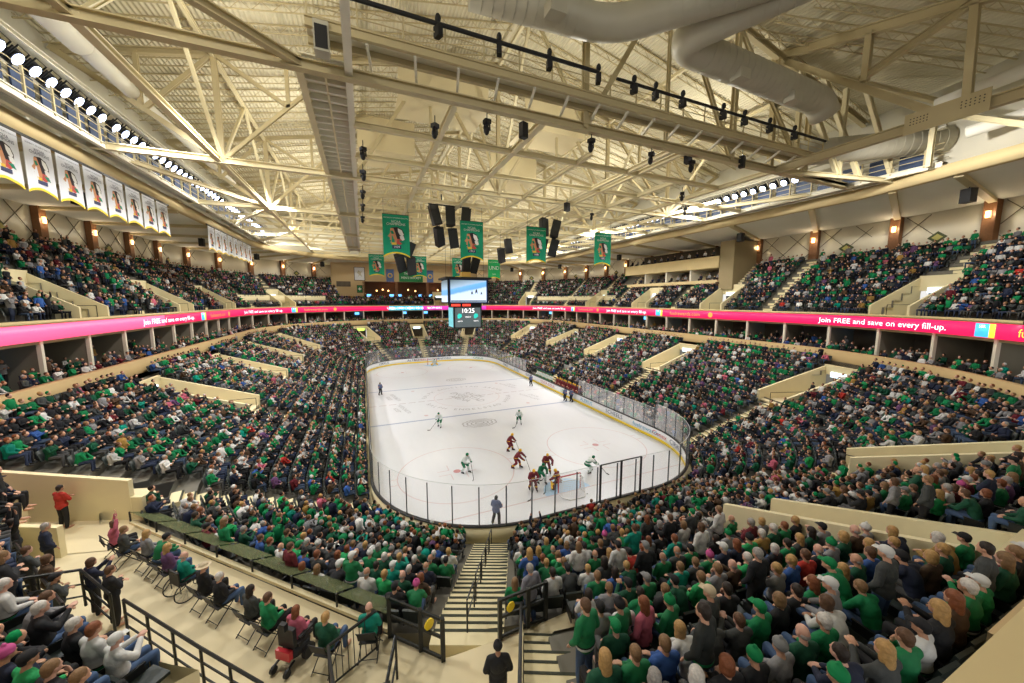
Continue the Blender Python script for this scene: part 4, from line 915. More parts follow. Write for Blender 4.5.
# ---------------------------------------------------------------- the 300 nearest spectators as individuals
rr = random.Random(5)
EXTRA = [(-9.45, -42.55), (-8.54, -42.45), (-8.05, -42.6), (-7.5, -42.75), (-7.0, -43.25), (-8.3, -44.1), (-9.14, -39.5), (-4.3, -44.2), (-5.1, -44.3)]
near = [s for s in SEATS if not s['up'] and not s.get('suite') and -12 < s['q'][0] < 1036 and -5 < s['q'][1] < 715 and s['t'] < 1]
near.sort(key=lambda s: s['q'][2])
NEAR_N = 278
chosen = near[:NEAR_N]; cid = set(id(s) for s in chosen)
seat_pan = MB().box((-.23, -.12, .40), (.23, .30, .47)).mesh('seat_pan', M_SEAT)
bk = MB(); bk.add([(-.235, -.16, .42), (.235, -.16, .42), (.235, -.28, .90), (-.235, -.28, .90), (-.235, -.21, .42), (.235, -.21, .42), (.235, -.33, .88), (-.235, -.33, .88)], [(0, 1, 2, 3), (7, 6, 5, 4), (0, 4, 5, 1), (1, 5, 6, 2), (2, 6, 7, 3), (3, 7, 4, 0)])
backr = bk.mesh('backrest', M_SEAT)
arm = MB().box((-.275, -.20, .30), (-.245, .18, .64)).box((-.285, -.18, .60), (-.235, .20, .64)).mesh('armrest', M_DARK)
def where(s):
    u = s['u']; d = 'left' if u < 187.2 else 'right'
    return d
count = {}
for s in sorted(chosen, key=lambda s: (s['r'], abs(s['u'] - 187.2))):
    d = where(s); k = count[(s['r'], d)] = count.get((s['r'], d), 0) + 1
    s['ord'] = k; s['side'] = d
    place = 'row %s above the glass, %s seat %s of the centre stairs' % (('one', 'two', 'three', 'four', 'five', 'six', 'seven', 'eight', 'nine', 'ten', 'eleven', 'twelve', 'thirteen', 'fourteen', 'fifteen', 'sixteen', 'seventeen', 'eighteen')[s['r']], ordw(k), d)
    yaw = s['a'] + rr.uniform(-.18, .18)
    g = empty('arena_seat', (*s['p'], s['z']), s['a'] - PI / 2, 'black folding seat, ' + place, 'seat', 'black seats near the camera')
    for nm, me_ in (('seat_pan', seat_pan), ('backrest', backr), ('armrest', arm)): o = bpy.data.objects.new(nm, me_); COL.objects.link(o); o.parent = g
    if rr.random() < .035 or any(math.hypot(s['p'][0] - e[0], s['p'][1] - e[1]) < .42 for e in EXTRA): continue
    top = str(rng.choice(TN, p=TW)); stand = rr.random() < (.10 if s['r'] > 8 else .03)
    if top == 'green shirt' and rr.random() < .65: top = 'green striped jersey'
    if top == 'white sweatshirt' and rr.random() < .35 and not stand: top = 'white striped jersey'
    pz = rr.choice(['stand', 'stand_cross', 'stand', 'stand']) if stand else rr.choice(['lap'] * 9 + ['chin', 'clap', 'lean', 'lean', 'lean', 'cross', 'cross', 'cross'])
    h = rr.random()
    hc = rr.choice(['brown', 'dark', 'blond', 'grey', 'brown', 'light brown', 'auburn', 'blond', 'light brown', 'white'])
    if h < .40: hair = ('short', hc)
    elif h < .60: hair = ('long', hc if hc not in ('grey', 'white') else 'blond')
    elif h < .72: hair = ('bob', hc)
    elif h < .77: hair = ('fringe', 'grey')
    elif h < .93: hair = ('cap', rr.choice(['black', 'green', 'white', 'grey', 'black', 'black']))
    else: hair = ('beanie', rr.choice(['green', 'black', 'grey', 'pink', 'white']))
    hd = {'short': hc + ' hair', 'long': 'long ' + hair[1] + ' hair', 'bob': 'bobbed ' + hair[1] + ' hair', 'fringe': 'balding head', 'cap': hair[1] + ' cap', 'beanie': hair[1] + ' knit hat'}[hair[0]]
    lab = '%s person, %s, %s, row %s, %s %s of centre stairs' % ('standing' if stand else 'seated', hd, top, ordw(s['r'] + 1), ordw(k), d)
    person((s['p'][0] + (.12 * math.cos(s['a']) if stand else 0), s['p'][1] + (.12 * math.sin(s['a']) if stand else 0), s['z'] + (-.02)), yaw, pz, top, hair, rr.choice([0, 0, 1, 2]), rr.choice([0, 0, 1, 1, 2]), rr.uniform(1.04, 1.15), lab, 'spectators near the camera')
# ---------------------------------------------------------------- everyone else: one crowd, one field of seats
def tri(mb_faces):
    out = []
    for f, r in mb_faces:
        for k in range(1, len(f) - 1): out.append((f[0], f[k], f[k + 1], r))
    return out
def template(P, lod):
    m = MB(); reg = []
    def a(fn, r): n = len(m.f); fn(); reg.extend([r] * (len(m.f) - n))
    nu = 8 if lod == 0 else 5; nv = 6 if lod == 0 else 4; nt = 6 if lod == 0 else 4
    ch, pe, nb, hd = [np.array(P[k], float) for k in ('chest', 'pelvis', 'neck', 'head')]
    a(lambda: m.ell(hd, (.082, .10, .118), nu, nv), 0)
    a(lambda: m.ell(hd + (0, -.028, .036), (.092, .100, .102), nu, nv), 1)
    a(lambda: m.tube([pe - (0, 0, .06), (pe + ch) / 2, ch + (0, 0, .08), nb], [.185, .165, .20, .085], 8 if lod == 0 else 6), 2)
    a(lambda: m.tube([pe - (0, 0, .08), pe - (0, 0, .01)], [.188, .192], 6), 4)
    for s in (-1, 1):
        J = lambda k: np.array(P[k], float) * np.array((s, 1, 1))
        sh, el, ha = J('shoulder'), J('elbow' if s > 0 or 'elbow2' not in P else 'elbow2'), J('hand' if s > 0 or 'hand2' not in P else 'hand2')
        a(lambda: m.tube([sh + (0, 0, .02), el, el + (ha - el) * .85], [.078, .062, .05], nt, cap=False), 2)
        a(lambda: m.ell(ha, (.045, .05, .045), 4 if lod else 6, 3 if lod else 4), 0)
        hp, kn, an = J('hip'), J('knee'), J('ankle')
        a(lambda: m.tube([hp, kn, an], [.105, .078, .055], nt, cap=False), 3)
        if lod == 0: a(lambda: m.ell(an + (0, .09, -.04), (.05, .13, .045), 5, 3), 5)
    T = tri(list(zip(m.f, reg))); V = np.array(m.v); F = np.array([t[:3] for t in T]); R = np.array([t[3] for t in T])
    return V, F, R
TPL = {lod: [template(POSES[k], lod) for k in ('lap', 'chin', 'clap', 'lean', 'cross', 'lap', 'stand', 'stand_cross', 'stand_cheer')] for lod in (0, 1)}
RR = np.random.default_rng(21)
top_rgb = np.array([TOPC[n] for n in TN]); hair_rgb = np.array([HAIRC[k] for k in ('brown', 'dark', 'blond', 'grey', 'light brown', 'brown', 'auburn', 'light brown', 'dark')] + [(.012, .012, .014), (.0, .2, .06), (.6, .6, .58)])
skin_rgb = np.array([(.58, .32, .21), (.45, .24, .15), (.64, .38, .28)]); leg_rgb = np.array([(.045, .07, .12), (.012, .012, .014), (.06, .06, .06), (.025, .035, .07)])
VV, FF, CC = [], [], []; off = 0; SV, SF = [], []; soff = 0
sv = np.array([(-.23, -.12, .40), (.23, -.12, .40), (.23, .30, .44), (-.23, .30, .44), (-.235, -.16, .42), (.235, -.16, .42), (.235, -.28, .90), (-.235, -.28, .90), (-.235, -.21, .42), (.235, -.21, .42), (.235, -.33, .88), (-.235, -.33, .88)])
sf = np.array([(0, 1, 2, 3), (4, 5, 6, 7), (11, 10, 9, 8), (5, 9, 10, 6), (6, 10, 11, 7), (7, 11, 8, 4)])
n_crowd = 0
for s in SEATS:
    if id(s) in cid: continue
    q = s['q']; ang = s['a'] - PI / 2; c, n_ = math.cos(ang), math.sin(ang)
    if not s.get('suite'):
        v = sv.copy(); v[:, :2] = v[:, :2] @ np.array(((c, n_), (-n_, c))); v += (s['p'][0], s['p'][1], s['z']); SV.append(v); SF.append(sf + soff); soff += len(sv)
    if RR.random() < (.05 if s['up'] else .03): continue
    upl = s['up'] and 128 < s['u'] < 178
    st = RR.random() < (.42 if upl and s['u'] > 146 else .10 if s['up'] else .035)
    if s.get('suite'): st = RR.random() < (.02, .1, .6)[s['r']]
    lod = 0 if q[2] < 22 else 1; k = RR.integers(6, 9) if st else RR.integers(0, 6)
    if st and k == 8 and RR.random() < .8: k = 6
    V0, F0, R0 = TPL[lod][k]
    a2 = ang + RR.uniform(-.3, .3); c, n_ = math.cos(a2), math.sin(a2); sc = RR.uniform(.93, 1.07)
    v = V0 * (sc * RR.uniform(.96, 1.08), sc, sc); v = np.column_stack([v[:, 0] * c - v[:, 1] * n_, v[:, 0] * n_ + v[:, 1] * c, v[:, 2]]) + (s['p'][0] + RR.uniform(-.05, .05), s['p'][1] + RR.uniform(-.05, .05), s['z'] - .02)
    ti = RR.choice(len(TN), p=TW)
    if q[2] > 48 and TN[ti] in ('green shirt', 'bright green shirt', 'teal shirt') and RR.random() < .45: ti = TN.index('charcoal sweater')
    pass; tc_ = top_rgb[ti] * RR.uniform(.75, 1.3); sk = skin_rgb[RR.integers(3)]; hr_ = hair_rgb[RR.integers(len(hair_rgb))] * RR.uniform(.8, 1.2); lg = leg_rgb[RR.integers(4)]
    hem = np.array((.6, .6, .58)) if TN[ti] in ('green shirt', 'white sweatshirt') and RR.random() < .5 else tc_
    pal = np.array([sk, hr_, tc_, lg, hem, (.03, .03, .03)])
    VV.append(v); FF.append(F0 + off); CC.append(pal[R0]); off += len(v); n_crowd += 1
m_crowd = bpy.data.materials.new('spectator_clothing'); m_crowd.use_nodes = True; nt = m_crowd.node_tree
at_ = nt.nodes.new('ShaderNodeAttribute'); at_.attribute_name = 'tint'; nt.links.new(at_.outputs['Color'], nt.nodes['Principled BSDF'].inputs['Base Color'])
nt.nodes['Principled BSDF'].inputs['Roughness'].default_value = .75; nt.nodes['Principled BSDF'].inputs['Specular IOR Level'].default_value = .2
o = np_mesh('crowd', np.concatenate(VV), np.concatenate(FF), m_crowd, fcol=np.clip(np.concatenate(CC), 0, 1))
tag(o, 'thousands of distant spectators in green, black and white filling both tiers', 'crowd', 'crowd in the stands', 'stuff')
o = np_mesh('seat_rows', np.concatenate(SV), np.concatenate(SF), M_SEAT)
tag(o, 'rows of dark folding seats under the distant crowd', 'seats', 'distant seats', 'stuff')
print('CROWD', n_crowd, 'tris', sum(len(f) for f in FF), 'near', len(PEOPLE), 'depth', chosen[-1]['q'][2])
# ---------------------------------------------------------------- outer wall: pilasters with sconces, lattice lines, soffit beams
pil = MB().box((-.45, -.55, 0), (.45, 0, 5.4)).mesh('pilaster_shaft', M_WOOD)
scn = MB().box((-.16, -.68, 3.7), (.16, -.55, 4.3)).mesh('sconce', M_SCONCE)
lat = MB()
for c in (-6.6, -3.3, 0.0, 3.3, 6.6, 9.9):
    for sg in (1, -1):                       # the two families of diagonals, cut to the panel
        pts = []
        for k in range(101):
            x = .5 + 6.1 * k / 100; z = (x - c - 3.3) * .95 * sg + 2.6
            if .2 <= z <= 5.1: pts.append((x, z))
        if len(pts) > 4: lat.beam((pts[0][0], -.03, pts[0][1]), (pts[-1][0], -.03, pts[-1][1]), .05, .05, up=(0, 1, 0))
lat_me = lat.mesh('lattice_strips', mat('dark_wall_groove', (.12, .10, .05), .8, 0, .1, 2))
dm = MB(); dm.poly([(3.25 - .75, 2.65), (3.25, 2.05), (3.25 + .75, 2.65), (3.25, 3.25)], 0, .06, plane=lambda x, y, d: (x, -.03 - d, y)); dm_me = dm.mesh('diamond_plaque', mat('dark_green_plaque', (.08, .10, .04), .6, 0, .1, 2))
di = MB(); di.poly([(3.25 - .42, 2.65), (3.25, 2.32), (3.25 + .42, 2.65), (3.25, 2.98)], 0, .03, plane=lambda x, y, d: (x, -.09 - d, y)); di_me = di.mesh('plaque_centre', mat('yellow_plaque_centre', (.55, .50, .15), .6, 0, .1, 2))
u_, P_, d_ = along(WL, 0); st_ = [i * 7.1 for i in range(int(d_[-1] / 7.1))]; k = 0
for i, s in enumerate(st_):
    u = float(np.interp(s + 3.0, d_, u_))
    if 178 < u < 240 or 62 < u < 109: continue
    p = on(WL, u); iv = inward(WL, WL, u); ang = math.atan2(-iv[1], -iv[0]) - PI / 2; w = ORDX(k)
    pp = p + iv * .05
    g = empty('wall_pilaster', (*pp, 17.3), ang, 'brown wooden wall pilaster with a glowing sconce, %s round from the right side' % w, 'pilaster', 'brown pilasters behind the top seats')
    for nm, m_ in (('shaft', pil), ('sconce', scn)): o = bpy.data.objects.new(nm, m_); COL.objects.link(o); o.parent = g
    lamp('sconce_glow', 'POINT', (*(p + iv * 1.0), 21.3), 45, (1, .80, .55), None, .1)
    g = empty('wall_lattice', (*pp, 17.3), ang, 'dark diagonal lattice strips on the cream wall panel, %s round from the right side' % w, 'wall trim', 'lattice panels behind the top seats')
    for nm, m_ in (('strips', lat_me),) + ((('plaque', dm_me), ('plaque_centre', di_me)) if k % 2 == 0 else ()): o = bpy.data.objects.new(nm, m_); COL.objects.link(o); o.parent = g
    q = on(RG, u) ; MB().beam((*(p + iv * .3), 22.42), (*(q - iv * .5), 23.15), .5, .34).build('soffit_beam', M_STEEL2, None, label='olive beam under the soffit above the pilaster, %s round from the right side' % w, cat='beam', group='soffit beams')
    if k % 3 == 1:
        c = p * .35 + q * .65; g = empty('soffit_speaker', (*c, 22.6), ang, 'black speaker hung under the soffit, %s from the near right' % ORD[k // 3], 'speaker', 'soffit speakers')
        MB().box((-.35, -.3, -1.1), (.35, .3, 0)).build('cabinet', M_BLACK, g); MB().tube([(0, 0, 0), (0, 0, .45)], .04).build('bracket', M_DARK, g)
    k += 1
# beige mid wall in the upper corners
for i, (a, b, w_) in enumerate(((112, 124, 'far left'), (30, 49, 'right side beyond the press box'))):
    C = U0 * .71 + U1 * .29
    band_obj('parapet_wall', C, zu(.10), zu(.30) + .35, .2, M_BEIGE, us=[a + k * .5 for k in range((b - a) * 2 + 1)], closed=False, label='low beige wall with rail posts between upper seat blocks, ' + w_, cat='wall')
# ---------------------------------------------------------------- floodlight catwalks along both sides
def floodwalk(s, label):
    t = empty('floodlight_catwalk', (s * 29.4, 0, 24.3), 0, label, 'catwalk', 'side catwalks')
    y0, y1 = -34, 36
    for nm, dx, z, h, w in (('lower_beam', 0.5, -.15, .42, .30), ('outer_beam', -.45, -.15, .42, .30), ('upper_beam', -.7, 2.6, .30, .5)): MB().ibeam((s * dx * 1.0, y0, z), (s * dx, y1, z), w, h).build(nm, M_WHITE, t)
    MB().box((min(-.4 * s, .4 * s), y0, .06), (max(-.4 * s, .4 * s), y1, .12)).build('deck', M_GREYC, t)
    r = MB()
    for z in (.55, 1.0, 1.45): r.tube([(-s * .5, y0, z), (-s * .5, y1, z)], .03, 6); r.tube([(s * .45, y0, z), (s * .45, y1, z)], .03, 6)
    r.build('rails', M_STEEL2, t)
    for k in range(36): y = y0 + 1 + k * 1.95; MB().box((-s * .5 - .05, y - .05, -.1), (-s * .5 + .05, y + .05, 1.5)).build('post', M_STEEL2, t)
    bp = mat('blue_grey_ballast_panel', (.05, .075, .14), .4, .2, .3, 1.5)
    b = MB()
    for k in range(35): y = y0 + 1.25 + k * 1.95; b.box((s * .1 - .04, y, .25), (s * .1 + .04, y + 1.45, 1.55))
    b.build('ballast_boxes', bp, t, kind='stuff')
floodwalk(-1, 'long steel catwalk carrying the left bank of floodlights'); floodwalk(1, 'long steel catwalk carrying the right bank of floodlights')
fb = MB(); fb.tube([(0, -.10, 0), (0, .30, 0), (0, .46, 0)], [.36, .30, .14], 14); fb.box((-.42, .1, -.42), (.42, .16, .42)); fb_me = fb.mesh('housing', M_BLACK)
fl_me = MB().tube([(0, -.13, 0), (0, -.11, 0)], .31, 16).mesh('lens', M_LAMP)
fy = MB().box((-.46, -.03, -.05), (-.42, .03, .6)).box((.42, -.03, -.05), (.46, .03, .6)).box((-.46, -.03, .56), (.46, .03, .6)).mesh('yoke', M_DARK)
for s in (-1, 1):
    for k in range(50):
        y = -23.6 + k * 1.08 + (.45 if k >= 11 else 0) + (.45 if k >= 30 else 0)
        g = empty('floodlight', (s * 29.1, y, 26.15), 0, 'lit round floodlight with bluish white glow on the %s catwalk, %s from the camera' % ('left' if s < 0 else 'right', ordw(k + 1)), 'floodlight', '%s bank of floodlights' % ('left' if s < 0 else 'right'))
        aim = Vector((-s * 20, 0 - y * .15, -15)); g.rotation_euler = (-aim).to_track_quat('Y', 'Z').to_euler()
        for nm, m_ in (('housing', fb_me), ('lens', fl_me), ('yoke', fy)): o = bpy.data.objects.new(nm, m_); COL.objects.link(o); o.parent = g
# ---------------------------------------------------------------- the central catwalk strip and the railed cross catwalk
t = empty('ceiling_catwalk', (-14.25, 0, 24.4), 0, 'long ladder-like ceiling catwalk running away above the left boards', 'catwalk')
for x, w in ((-1.05, .34), (1.05, .34)): MB().ibeam((x, -36 if x > 0 else -28, 0), (x, 40, 0), w, .5).build('side_beam', M_WHITE if x > 0 else M_STEEL, t)
MB().box((-1.0, -28, .30), (1.0, 40, .36)).build('deck', mat('bright_cream_deck', (.90, .84, .64), .6, 0, .03, 1), t)
rg = MB()
for k in range(75): y = -27.5 + k * .9; rg.box((-.95, y, -.02), (.95, y + .16, .28))
rg.build('rungs', M_WHITE, t, kind='stuff'); MB().box((-.05, -28, -.04), (.05, 40, .0)).build('conduit', M_STEEL, t)
t = empty('lighting_catwalk', (3.5, -28.7, 25.3), 0, 'railed catwalk with a black lighting pipe crossing above the near end', 'catwalk')
for y in (-.55, .55): MB().ibeam((-18.3, y, 0), (19, y, 0), .2, .42).build('side_beam', M_STEEL2, t)
MB().box((-18.3, -.5, .1), (19, .5, .16)).build('deck', M_WHITE, t)
for k in range(20): x = -18.2 + k * 1.95; MB().box((x - .035, -.58, .2), (x + .035, -.51, 1.45)).build('rail_post', M_STEEL2, t)
r = MB(); [r.tube([(-18.3, -.55, z), (19, -.55, z)], .025, 6) for z in (.65, 1.0)]; [r.tube([(-18.3, .55, z), (19, .55, z)], .025, 6) for z in (.65, 1.0)]; r.build('rails', M_STEEL2, t)
MB().tube([(-18.0, -.62, 1.35), (-3.5, -.62, 1.35)], .10, 8).build('lighting_pipe', M_BLACK, t); MB().tube([(-2.2, -.62, 1.30), (19, -.62, 1.30)], .09, 8).build('lighting_pipe', M_BLACK, t)
MB().box((2, -.2, .3), (9, .0, .5)).build('cable_tray', M_BLACK, t)
for k in range(18):
    x = -18 + k * 2.1; MB().ibeam((x, -.5, -.25), (x + .25, .9, -.75), .12, .14).build('bracket', M_WHITE, t)
hb = MB().box((-.13, -.2, -.55), (.13, .2, -.05)).mesh('lamp_body', M_BLACK); hc = MB().tube([(0, 0, -.08), (0, 0, .10)], .05, 6).ell((0, 0, .28), (.14, .16, .22), 8, 6).mesh('clamp', M_BLACK)
for k, x in enumerate((-11.2, -8.1, -5.2, -2.0, .6, 2.3, 4.6, 8.4, 10.6, 13.4, 16.4)):
    g = empty('stage_light', (3.5 + x - 1.5, -29.3, 26.62), rr.uniform(-.6, .6), 'small black stage light clamped to the near lighting pipe, %s from the left' % ORD[k], 'stage light', 'stage lights on the near pipe')
    for nm, m_ in (('lamp_body', hb), ('clamp', hc)): o = bpy.data.objects.new(nm, m_); COL.objects.link(o); o.parent = g
mh = MB(); mh.box((-.18, -.18, -.12), (.18, .18, .1)); mh.ell((0, .05, -.42), (.17, .17, .28), 10, 8); mh.tube([(-.17, 0, -.1), (-.2, 0, -.42)], .04, 6).tube([(.17, 0, -.1), (.2, 0, -.42)], .04, 6); mh_me = mh.mesh('moving_head', M_BLACK); hk = MB().tube([(0, 0, .1), (0, 0, .55)], .03, 6).mesh('hook', M_DARK)
for k, (x, y) in enumerate(((-6.2, -27.6), (0.6, -27.9), (5.6, -27.8), (9.4, -27.8), (-12.6, -21), (-12.6, -16.5), (-12.6, -11), (-12.6, -6), (-12.6, 0), (15, -22), (20, -18), (12, -12), (-8.8, -26))):
    g = empty('moving_light', (x, y, 23.6), rr.uniform(-1, 1), 'black moving head light hung from the ceiling grid, %s of the set from the camera' % ORD[k], 'stage light', 'moving lights on the grid')
    for nm, m_ in (('moving_head', mh_me), ('hook', hk)): o = bpy.data.objects.new(nm, m_); COL.objects.link(o); o.parent = g
for k, (x, y, z, w) in enumerate(((-3.9, -27.5, 24.0, .42), (9.2, -27.6, 24.4, .45), (14.2, -28.2, 24.6, .4), (7.4, -14, 23.9, .6))):
    g = empty('hanging_speaker', (x, y, z), .3, 'small black box speaker hung below the near trusses, %s from the left' % ORD[k], 'speaker', 'small hung speakers')
    MB().box((-w / 2, -.18, -.85), (w / 2, .18, 0)).build('cabinet', M_BLACK, g); MB().tube([(0, 0, 0), (0, 0, .5)], .03, 6).build('hook', M_DARK, g)
g = empty('wall_heater', (-14.2, -29.0, 24.9), 0, 'grey metal projector box hanging beside the ceiling catwalk', 'projector'); MB().box((-.3, -.4, -.7), (.3, .2, .5)).build('housing', M_DUCT, g); MB().box((-.24, -.44, -.6), (.24, -.40, .3)).build('grille', M_BLACK, g)
# ---------------------------------------------------------------- ducts
def duct(name, pts, r, m_, label, rings=True, boxes=()):
    g = empty(name, pts[0], 0, label, 'duct', 'ceiling ducts'); o0 = np.array(pts[0], float)
    P = [np.array(p, float) for p in pts]; out = [P[0]]
    for i in range(1, len(P) - 1):                # rounded elbows
        a, b, c = P[i - 1], P[i], P[i + 1]; da = (a - b) / np.linalg.norm(a - b); dc = (c - b) / np.linalg.norm(c - b); q = min(1.5 * r * 1.4, np.linalg.norm(a - b) * .45, np.linalg.norm(c - b) * .45)
        for k in range(7): f = k / 6; out.append((b + da * q) * (1 - f) ** 2 + 2 * f * (1 - f) * b + (b + dc * q) * f * f)
    out.append(P[-1]); MB().tube([p - o0 for p in out], r, 22).build('duct_body', m_, g, smooth=True)
    if rings:
        L = 0
        rm = MB()
        for a, b in zip(out[:-1], out[1:]):
            n = int(np.linalg.norm(b - a) / .55)
            for k in range(1, n): c = a + (b - a) * k / n - o0; d = (b - a) / np.linalg.norm(b - a); rm.tube([c - d * .02, c + d * .02], r * 1.018, 22)
        if rm.v: rm.build('seam_rings', M_DUCT, g, kind='stuff')
    for b in boxes: MB().box((b[0] - o0[0] - .45, b[1] - o0[1] - .35, b[2] - o0[2] - .3), (b[0] - o0[0] + .45, b[1] - o0[1] + .35, b[2] - o0[2] + .3)).build('air_outlet', M_DUCT, g)
duct('air_duct', [(-7.5, -29.0, 28.9), (.3, -30.0, 28.6), (5.6, -35.6, 28.7)], .84, M_DUCT, 'large grey round air duct with an elbow above the near end, left of two', boxes=((-3.6, -30.6, 28.0),))
duct('air_duct', [(8.0, -37.5, 28.9), (3.9, -30.9, 28.3), (18.2, -30.9, 28.0), (19.0, -30.9, 27.2)], .90, M_DUCT, 'large grey round air duct turning right above the near end with square outlets', boxes=((9.0, -31.4, 27.4), (11.8, -30.2, 29.1), (14.3, -31.4, 27.2), (15.8, -30.2, 28.7)))
duct('air_duct', [(21.5, -27.0, 26.2), (30.5, -33.5, 26.4)], 1.0, M_DUCT, 'dull grey air duct behind the corner truss struts on the right')
duct('fabric_duct', [(-27.0, -31, 28), (-27.1, -18.2, 28)], .62, M_DUCTW, 'fat white round duct along the left slope of the roof', rings=False)
duct('fabric_duct', [(-27.1, -18.1, 28), (-27.2, -11.5, 28)], .46, M_DUCTW, 'medium white round duct continuing along the left slope of the roof', rings=False)
duct('fabric_duct', [(-27.2, -11.4, 28), (-27.2, 8, 28)], .33, M_DUCTW, 'narrow white round duct far along the left slope of the roof', rings=False)
duct('fabric_duct', [(27.0, -42.5, 28.8), (27.0, -33.9, 28.1)], .45, M_DUCTW, 'white round duct at the upper right near the joists', rings=False)
duct('fabric_duct', [(27.6, -42.5, 26.1), (27.4, -35.5, 25.6)], .40, M_DUCTW, 'lower white round duct behind the struts on the right', rings=False)
# ---------------------------------------------------------------- banners
B_GREEN = mat('green_banner_cloth', (.0, .30, .16), .7, 0, .15, 1.2); B_WHITE = mat('white_banner_cloth', (.72, .74, .80), .7, 0, .05, 1.2); B_YEL = mat('yellow_banner_hem', (.85, .62, .03), .6, 0, .05, 2); B_BRIGHT = mat('bright_green_banner_cloth', (.01, .42, .12), .7, 0, .1, 1.2)
E_M = [mat('emblem_skin', (.58, .27, .14), .7, 0, .1, 3), mat('emblem_black', (.02, .015, .02), .7, 0, 0, 1), mat('emblem_white', (.82, .82, .82), .7, 0, 0, 1), mat('emblem_red', (.50, .07, .06), .7, 0, 0, 1), mat('emblem_green', (.0, .22, .12), .7, 0, 0, 1), mat('emblem_yellow', (.75, .50, .05), .7, 0, 0, 1), mat('navy_plate', (.02, .03, .10), .6, 0, 0, 1)]
def head_emblem(cx, cz, s, parent):
    """profile of a face looking left with feathers behind"""
    m = MB(); pl = lambda y0: (lambda x, y, d: (cx + x * s, y0, cz + y * s))
    def P(pts, mi, y0): m.mi = mi; m.poly(pts, 0, 0, plane=pl(y0))
    P([(-.30, .50), (.05, .56), (.36, .44), (.50, .16), (.46, -.20), (.22, -.36), (-.06, -.30), (-.20, .05)], 1, -.022)                      # hair
    P([(-.34, .46), (-.16, .48), (-.06, .20), (.02, -.10), (.10, -.34), (.02, -.52), (-.30, -.52), (-.36, -.40), (-.30, -.30), (-.42, -.22), (-.36, -.14), (-.52, -.02), (-.38, .14)], 0, -.026)   # face
    P([(.10, .48), (.34, .38), (.46, .10), (.34, -.02), (.20, .10), (.12, .26)], 2, -.028); P([(.20, .02), (.44, .02), (.50, -.20), (.36, -.28), (.24, -.18)], 2, -.029)
    P([(.06, -.16), (.30, -.20), (.44, -.40), (.20, -.54), (.0, -.48)], 3, -.030); P([(.12, -.26), (.40, -.26), (.52, -.48), (.30, -.44)], 4, -.031)
    P([(-.36, .30), (-.20, .32), (-.12, .14), (-.28, .10)], 4, -.031); P([(-.28, -.40), (-.02, -.40), (.0, -.54), (-.30, -.56)], 5, -.032)
    return m.build('head_emblem', E_M, parent)
def banner(x, y, z, rz_, w, h, cloth, label, group, year=None, nd=False, ink='emblem_white', first=''):
    g = empty('banner', (x, y, z), rz_, label, 'banner', group); n = 14; arch = h * .10
    top = [(-w / 2 + w * k / n, 0) for k in range(n + 1)]; bot = [(-w / 2 + w * k / n, -h + arch * math.sin(PI * k / n) ** .8) for k in range(n + 1)]
    rip = lambda x_, z_: .03 * math.sin(x_ * 5) * (-z_ / h)
    V = [(a, .012 + rip(a, b), b) for a, b in top + bot] + [(a, -.012 + rip(a, b), b) for a, b in top + bot]; N = n + 1; F = []
    for k in range(n): F += [(k, k + 1, N + k + 1, N + k), (2 * N + k, 3 * N + k, 3 * N + k + 1, 2 * N + k + 1)]
    for k in range(n): F += [(k, 2 * N + k, 2 * N + k + 1, k + 1), (N + k, N + k + 1, 3 * N + k + 1, 3 * N + k)]
    F += [(0, N, 3 * N, 2 * N), (n, 2 * N + n, 3 * N + n, N + n)]
    m = MB(); m.add(V, F); m.build('cloth', cloth, g)
    m = MB(); V = []; F = []
    for k in range(N): a, b = bot[k]; yy = rip(a, b); V += [(a, yy - .02, b + .10), (a, yy - .02, b - .04), (a, yy + .02, b - .04)]
    for k in range(n): F += [(3 * k, 3 * k + 1, 3 * k + 4, 3 * k + 3), (3 * k + 1, 3 * k + 2, 3 * k + 5, 3 * k + 4)]
    m.add(V, F); m.build('hem', B_YEL, g)
    MB().tube([(-w / 2, 0, .02), (w / 2, 0, .02)], .035, 6).build('hanging_rod', M_DARK, g)
    ik = MATS[ink]
    def tx(s, size, zz, mm=ik): vs, fs = text_mesh(s, size); MB().add([(a, -.05, zz + b) for a, b, c in vs], fs).build('lettering', mm, g)
    if nd:
        tx('UND', w * .40, -h * .42); tx('2016', w * .14, -h * .74); tx('NCAA CHAMPIONS', w * .095, -h * .12)
    else:
        tx('UNIVERSITY OF NORTH DAKOTA', w * .060, -h * .08); tx('NCAA' if not first else first, w * .125, -h * .165); tx('CHAMPIONS', w * .125, -h * .225)
        head_emblem(0, -h * .50, w * .62, g)
        MB().box((-w * .17, -.045, -h * .80), (w * .17, -.03, -h * .725)).build('date_plate', MATS['navy_plate'], g)
        if year: tx(year, w * .12, -h * .762, MATS['emblem_white'])
    for o in g.children:
        if o.name.startswith(('lettering', 'date')): pass
    return g
BL = ['large green championship banner, leftmost of the four in the near row', 'large green championship banner partly behind the hanging speakers', 'large green championship banner right of the speaker cluster', 'large green championship banner, rightmost of the four in the near row']
for k, (x, yr) in enumerate(((-9.52, '1959'), (-1.36, '1963'), (6.8, '1980'), (16.67, '1982'))):
    banner(x, -8.0, 22.45, 0, 2.66, 4.3, B_GREEN, BL[k], 'green banners in the near row', yr)
    MB().tube([(x - 1.2, -8, 22.5), (x - 1.2, -8, 24.05)], .015, 5).tube([(x + 1.2, -8, 22.5), (x + 1.2, -8, 24.05)], .015, 5).build('banner_cable', M_DARK, None, label='pair of thin cables holding ' + 'the near row banner, %s from the left' % ORD[k], cat='cable', group='banner cables')
BS = ['smaller looking green banner in the far row, leftmost', 'green banner in the far row, second from the left', 'green banner in the far row just above the video screen', 'brighter green banner with white letters in the far row, rightmost']
